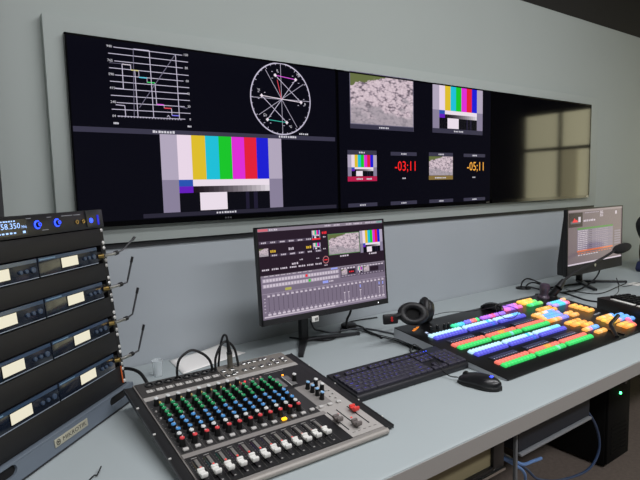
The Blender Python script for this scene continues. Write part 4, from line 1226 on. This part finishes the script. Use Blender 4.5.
block('macro_key', .582, .297, [OR, 'ffc890', 'ffc890', OR, 'ffd8b8', 'e8d0ff', BL, BL, '9aa4f4']); block('macro_key', .580, .274, [OR, 'ffc890', BL, BL, BL, '62b0ff', BL, '7aa0f8', LI])
block('macro_key', .578, .251, ['ffc070', BL, BL, '62b0ff', BL, BL, BL, '8a90f0']); block('macro_key', .576, .228, [OR2, OR, 'ffc890', OR, 'f0b0a0', '9c90f0', '8a90f0', '7a80f0'])
block('macro_key', .722, .247, ['ffc080', OR, OR]); block('macro_key', .722, .224, [OR, 'ffb878', OR])
for k in range(4): block('keyer_key', .836, .291 - .0225*k, [OR, YL, OR])
block('keyer_key', .606, .178, [OR, YL, OR, OR, OR2, OR]); block('keyer_key', .606, .155, ['ffa044', OR, YL, OR, OR, OR2]); block('keyer_key', .638, .133, [OR2, YL, OR, OR])
block('keyer_key', .594, .105, [OR, 'ffc890', 'ff9ac0', BL, '7ab8ff', BL]); block('keyer_key', .612, .070, [OR, 'ffc07a', OR, OR], w=.0158); 
block('downstream_key', .774, .146, [OR, YL, 'ffc890', OR, OR, 'ffd0a8', BL]); block('downstream_key', .766, .1235, [YL, OR, OR, YL, OR, BL, '58b8ff']); block('downstream_key', .758, .101, [OR, OR, YL, OR, OR, 'c8a0d0', BL])
block('downstream_key', .882, .130, ['5ab4ff', BL, BL]); block('downstream_key', .878, .1075, [BL, '5ab4ff', BL]); block('downstream_key', .872, .085, ['ff7ab0', BL, BL]); 
block('downstream_key', .765, .066, [OR, YL, OR, OR, 'ff8a70', 'ff5a80']); block('downstream_key', .762, .0445, [OR2, OR, YL, OR, 'ff7a60'])
# small dials, orange mark, grey label, fader lever and joystick
for s, t in ((.099, .392), (.129, .389), (.163, .386), (.183, .384)):
    mb = MB(); mb.lathe([(.006, 0), (.0055, .012), (.004, .013)], M_black, 14); mb.box(-.0006, .0006, .0, .005, .0128, .0135, M_white); put('dial', mb.mesh('dial'), con, CP @ V(s, t, 0), (CT, 0, 0))
for s, t in ((.063, .378), (.058, .36)):
    mb = MB(); mb.box(-.005, .005, -.004, .004, 0, .003, lit('white_dot', 'cfe0ff', .2), bev=.001); put('indicator_light', mb.mesh('indicator_light'), con, CP @ V(s, t, 0), (CT, 0, 0))
mb = MB(); Mo = lit('orange_mark', 'f08a28', .8, base='e07a20')
mb.prism([(0, 0), (.022, .006), (.022, .013), (.034, .013), (.052, .024), (.040, .026), (.030, .019), (.018, .019), (.012, .011), (0, .008)], 'z', 0, .0008, Mo); put('maker_mark', mb.mesh('maker_mark'), con, CP @ V(.034, .412, 0), (CT, 0, 0))
mb = MB(); mb.box(0, .055, -.004, .004, 0, .001, M_greyp); put('label_strip', mb.mesh('label_strip'), con, CP @ V(.815, .186, 0), (CT, 0, .1))
mb = MB(); mb.box(-.006, .006, -.05, .03, 0, .003, M_gloss, bev=.001); put('lever_slot', mb.mesh('lever_slot'), con, CP @ V(.690, .058, 0), (CT, 0, 0))
mb = MB(); mb.tube([(-.05, -.052, .002), (-.02, -.02, .016), (0, -.002, .024), (.05, .010, .030), (.10, .022, .034)], .0075, M_black, 10, 4); put('transition_lever', mb.mesh('transition_lever'), con, CP @ V(.690, .062, 0), (CT, 0, 0))
mb = MB(); mb.lathe([(.026, 0), (.025, .004), (.019, .010), (.018, .024), (.021, .032), (.022, .050), (.019, .060), (.010, .063)], mat('joystick_grey', '4a3d4b', .35), 22); put('joystick', mb.mesh('joystick'), con, CP @ V(.859, .437, 0), (CT, 0, 0))

# rounded black device at the back edge of the panel
bp_ = cw(.497, .437, 0)
t = thing('computer_mouse', 'spare black mouse lying on the back edge of the switcher beside the pink keys', 'mouse', bp_, (CT, 0, .35))
mb = MB()
prof_ = [(-.046, .0), (-.048, .010), (-.036, .022), (-.012, .028), (.014, .026), (.034, .018), (.042, .007), (.042, 0)]
mb.prism(prof_, 'x', -.025, .025, mat('spare_mouse', '0b0b0d', .25), bev=.009); mb.build('shell', t)
mb = MB(); mb.cyl((-.004, -.034, .019), (.004, -.034, .019), .006, M_rubber); mb.build('scroll_wheel', t)

# ------------------------------------------------------------------ headphones resting on the panel corner
hp = thing('headphones', 'black over-ear headphones resting on the back left corner of the switcher panel', 'headphones', (1.03, -.385, .81))
M_pad = mat('ear_pad', '19191b', .5, bump=.1, bscale=120)
M_hpb = mat('headphone_shell', '141416', .4)
CAM = Vector((-.33117, -1.70736, 1.31776))
def basis(pos, nrm, up=(0, 0, 1), spin=0.0):
    n_ = Vector(nrm).normalized(); u_ = Vector(up); r_ = u_.cross(n_).normalized(); w_ = n_.cross(r_)
    M_ = Matrix((r_, w_, n_)).transposed().to_4x4()
    return Matrix.Translation(pos) @ M_ @ Rz(spin)
hl = lambda p: Vector(p) - Vector((1.03, -.385, .81))
c1 = V(1.016, -.395, .856)
B1 = basis(hl(c1), (-.62, -.70, .42), spin=-.10)
mb = MB(); mb.torus(.036, .0145, M_pad, B1, 36, 12, 1.10, .84); mb.build('ear_pad', hp)
mb = MB(); mb.lathe([(.030, -.010), (.028, -.004), (.008, -.003)], mat('ear_cloth', '0a0a0b', .9), 28, B1, sx=1.12, sy=.84); mb.lathe([(.020, -.040), (.036, -.034), (.045, -.020), (.045, -.010), (.034, -.006)], M_hpb, 28, B1, sx=1.06, sy=.84); mb.build('ear_cup', hp)
c2 = V(1.122, -.345, .842)
B2 = basis(hl(c2), (-.80, .42, .22), spin=.3)
mb = MB(); mb.torus(.034, .013, M_pad, B2, 36, 12, .86, 1.12); mb.build('ear_pad', hp)
mb = MB(); mb.lathe([(.020, -.038), (.034, -.032), (.042, -.018), (.042, -.008), (.030, -.004), (.006, -.003)], M_hpb, 28, B2, sx=.86, sy=1.08); mb.build('ear_cup', hp)
bx = V(.937, -.36, .842)
MBX = Matrix.Translation(hl(bx)) @ Rz(-.35) @ Rx(-.15)
mb = MB(); mb.box(-.027, .029, -.007, .007, -.017, .019, M_hpb, bev=.005, M=MBX); sld = mb.build('slider', hp)
mb = MB(); Mred = mat('red_mark', 'd02424', .5)
for zc in (-.004, .005): mb.torus(.0032, .0014, Mred, MBX @ T(.004, -.0072, zc) @ Rx(PI/2), 14, 6)
mb.build('red_mark', sld)
band = [hl(p) for p in [(.962, -.352, .842), (.985, -.31, .83), (1.02, -.25, .805), (1.08, -.22, .795), (1.13, -.245, .80), (1.152, -.29, .815), (1.150, -.325, .83)]]
mb = MB(); mb.tube(band, .013, M_hpb, 10, 6, .42); mb.build('headband', hp)
mb = MB(); mb.tube([hl((.955, -.365, .85)), hl((.975, -.37, .856)), hl((.985, -.372, .86))], .009, M_hpb, 8, 3); mb.tube([hl((1.150, -.315, .825)), hl((1.142, -.33, .835)), hl((1.138, -.338, .84))], .008, M_hpb, 8, 3); mb.build('yoke', hp)
mb = MB(); mb.tube([hl(p) for p in [(1.15, -.345, .805), (1.19, -.33, .808), (1.26, -.34, .812), (1.32, -.40, .817), (1.40, -.43, .822), (1.45, -.455, .83), (1.47, -.50, .825), (1.445, -.535, .818), (1.38, -.56, .812), (1.35, -.545, .812), (1.37, -.50, .818), (1.44, -.435, .825), (1.52, -.40, .82)]], .0012, M_rubber); mb.build('cable', hp)

# ------------------------------------------------------------------ gooseneck microphone
mp = cw(.897, .42, 0)
mic = thing('gooseneck_microphone', 'black gooseneck microphone rising from the back right corner of the switcher panel', 'microphone', mp)
ml = lambda p: Vector(p) - mp
mb = MB(); mb.lathe([(.024, 0), (.024, .006), (.016, .010), (.012, .012)], M_black, 20, Rx(CT)); mb.build('base', mic)
mb = MB(); mb.cyl((0, 0, .008), ml((1.900, -.434, .836)), .017, M_black, .016); mb.cyl(ml((1.900, -.434, .836)), ml((1.944, -.434, .866)), .018, M_black, .011); mb.build('stem', mic)
mb = MB(); mb.tube([ml(p) for p in [(1.935, -.434, .860), (1.985, -.434, .878), (2.085, -.434, .900), (2.20, -.434, .917), (2.32, -.434, .938), (2.43, -.434, .964)]], .0062, M_matte, 10); mb.build('gooseneck', mic)
hM = Matrix.Translation(ml((2.42, -.434, .960))) @ Rz(0) @ Ry(PI/2 - .07)
mb = MB(); mb.lathe([(.008, -.004), (.016, .006), (.023, .03), (.025, .07), (.023, .115), (.016, .145), (.005, .158)], mat('foam', '141414', .95, bump=.5, bscale=300), 20, hM); mb.build('windscreen', mic)

# ------------------------------------------------------------------ small controller beside the switcher
BYAW = -.275
ctl = thing('controller_box', 'small black controller box with white strips at the right end of the desk', 'controller', (1.990, -.563, .74), (0, 0, BYAW))
mb = MB(); mb.prism([(0, 0), (0, .062), (-.36, .050), (-.36, 0)], 'x', 0, .17, mat('controller_black', '16120f', .5), bev=.003); mb.build('case', ctl)
top = lambda y: .0622 + y * (.012 / .36)
for y0, y1 in ((-.165, -.055), (-.30, -.180)):
    mb = MB(); mb.box(.014, .032, y0, y1, 0, .004, M_white, bev=.001); o = mb.build('white_strip', ctl, (0, 0, top((y0 + y1)/2)), (math.atan(.012/.36), 0, 0)); o.location.z = top(0); 
mb = MB(); mb.box(-.008, .008, -.008, .008, 0, .010, M_black, bev=.002); CK = mb.mesh('key')
for i in range(5):
    for j in range(12): put('key', CK, ctl, (.055 + .0225*i, -.035 - .0265*j, top(-.035 - .0265*j)))

# ------------------------------------------------------------------ things at the right end of the desk
bag = thing('shoulder_bag', 'black bag with dark blue base standing on the desk at the right edge', 'bag', (3.31, -.31, .74))
M_bag = mat('bag_black', '0d0d0f', .7, bump=.2)
mb = MB(); mb.prism([(-.12, .215), (-.165, .27), (-.172, .31), (-.13, .345), (.02, .365), (.14, .34), (.17, .29), (.15, .215), (.08, .185), (-.08, .185)], 'y', -.12, .10, M_bag, bev=.02); mb.build('flap', bag)
mb = MB(); mb.prism([(-.115, .03), (-.135, .12), (-.130, .18), (-.08, .205), (.10, .205), (.14, .17), (.14, .03)], 'y', -.10, .09, M_bag, bev=.02); mb.build('body', bag)
mb = MB(); mb.prism([(-.13, 0), (-.145, .02), (-.12, .065), (.12, .065), (.15, .02), (.14, 0)], 'y', -.12, .10, mat('bag_blue', '1a2348', .7), bev=.01); mb.build('base', bag)
mb = MB(); mb.box(-.128, -.10, -.125, -.095, .185, .215, M_greyp, bev=.004); mb.build('buckle', bag)
tag(MB().box(2.70, 2.79, -.43, -.37, .7405, .744, M_white, bev=.0008).build('paper_card'), 'small white card lying flat at the right edge of the desk', 'card')

tag(MB().lathe([(.036, 0), (.040, .002), (.038, .006), (.030, .007), (.027, .004)], M_black, 24, T(2.205, -.062, .7402)).build('cable_grommet'),
    'round black cable grommet set in the desk left of the far monitor', 'grommet')
for i, (pts, lab) in enumerate([
    ([(2.20, -.05, .747), (2.225, -.045, .775), (2.27, -.05, .785), (2.30, -.10, .765), (2.315, -.15, .745), (2.40, -.17, .744), (2.50, -.19, .744), (2.62, -.24, .744)], 'black cable arching highest out of the desk grommet towards the far monitor'),
    ([(2.21, -.07, .747), (2.235, -.075, .765), (2.27, -.09, .768), (2.29, -.15, .748), (2.24, -.24, .744), (2.22, -.31, .744), (2.155, -.43, .744), (2.16, -.50, .744)], 'black cable from the desk grommet running forward to the controller box'),
    ([(2.195, -.08, .747), (2.20, -.10, .755), (2.215, -.16, .745), (2.15, -.22, .744), (2.06, -.28, .744), (1.99, -.30, .744)], 'short black cable from the desk grommet to the back of the switcher')]):
    tag(MB().tube(pts, .0042, M_rubber).build('cable'), lab, 'cable', 'black cables from the desk grommet')
tag(MB().tube([(2.15, -.52, .745), (2.30, -.48, .744), (2.47, -.435, .744), (2.485, -.42, .80), (2.52, -.40, .80), (2.56, -.40, .76), (2.64, -.40, .744), (2.80, -.40, .744)], .0018, M_rubber).build('wire'),
    'thin dark wire looping up from the desk behind the controller box', 'wire')
tag(MB().tube([(2.32, -.24, .744), (2.31, -.32, .744), (2.33, -.39, .744), (2.42, -.40, .744), (2.56, -.38, .744), (2.72, -.36, .744)], .0022, M_rubber).build('wire'),
    'thin dark wire lying flat on the desk under the far monitor', 'wire')

# cables and adapter behind the middle monitor
ad = thing('power_adapter', 'small round black adapter lying on the desk behind the middle monitor', 'adapter', (.992, -.055, .74))
mb = MB(); mb.lathe([(.030, 0), (.033, .004), (.032, .013), (.026, .017), (.008, .018)], M_black, 22); mb.build('body', ad)
mb = MB(); mb.tube([(.02, -.015, .010), (.03, -.05, .006), (.012, -.10, .004), (.005, -.17, .004), (-.01, -.21, .004)], .004, M_rubber); mb.build('cable', ad)
tag(MB().tube([(.80, -.06, .80), (.83, -.04, .76), (.864, -.03, .745), (.885, -.085, .744), (.945, -.09, .744), (.99, -.10, .745), (1.03, -.14, .744), (1.05, -.22, .744), (1.06, -.28, .744)], .0035, mat('grey_cable', '55585c', .5)).build('cable'),
    'grey cable trailing on the desk below the middle monitor', 'cable')
tag(MB().tube([(.72, -.03, .744), (.80, -.15, .744), (.88, -.13, .744), (.98, -.03, .744), (1.06, .0, .744), (1.18, -.02, .744)], .003, M_rubber).build('cable'),
    'black cable lying along the wall behind the middle monitor and headphones', 'cable')

# ------------------------------------------------------------------ light and camera
def area(name, loc, sx, sy, power, col=(1, 1, 1), rot=(0, 0, 0)):
    l = bpy.data.lights.new(name, 'AREA'); l.shape = 'RECTANGLE'; l.size = sx; l.size_y = sy; l.energy = power; l.color = col
    o = bpy.data.objects.new(name, l); COL.objects.link(o); o.location = loc; o.rotation_euler = rot
    return o
CWH = (.977, .968, 1.0)
area('ceiling_lamp_front', (1.2, -1.5, ZC - .1), 3.2, .30, 52, CWH)
area('ceiling_lamp_middle', (1.2, -3.2, ZC - .1), 3.0, .30, 86, CWH)
area('ceiling_lamp_left', (-1.3, -2.4, ZC - .1), .3, 2.4, 11, CWH)
w = bpy.data.worlds.new('World'); SC.world = w; w.use_nodes = True
w.node_tree.nodes['Background'].inputs['Color'].default_value = (.05, .052, .055, 1)
w.node_tree.nodes['Background'].inputs['Strength'].default_value = .3

cd = bpy.data.cameras.new('camera'); cam = bpy.data.objects.new('camera', cd); COL.objects.link(cam)
cd.sensor_width = 36.0; cd.lens = 526.606 * 36.0 / 640.0; cd.clip_start = .02
Rr = Vector((.81008, -.58583, -.02415)); Uu = Vector((.07861, .06769, .99460)); Ff = Vector((.58103, .80760, -.10088))
Mc_ = Matrix((Rr, Uu, -Ff)).transposed().to_4x4(); Mc_.translation = (-.33117, -1.70736, 1.31776)
cam.matrix_world = Mc_
SC.camera = cam
vs = SC.view_settings
vs.view_transform = 'Standard'; vs.look = 'None'; vs.exposure = 0.0; vs.gamma = 1.0; vs.use_curve_mapping = False
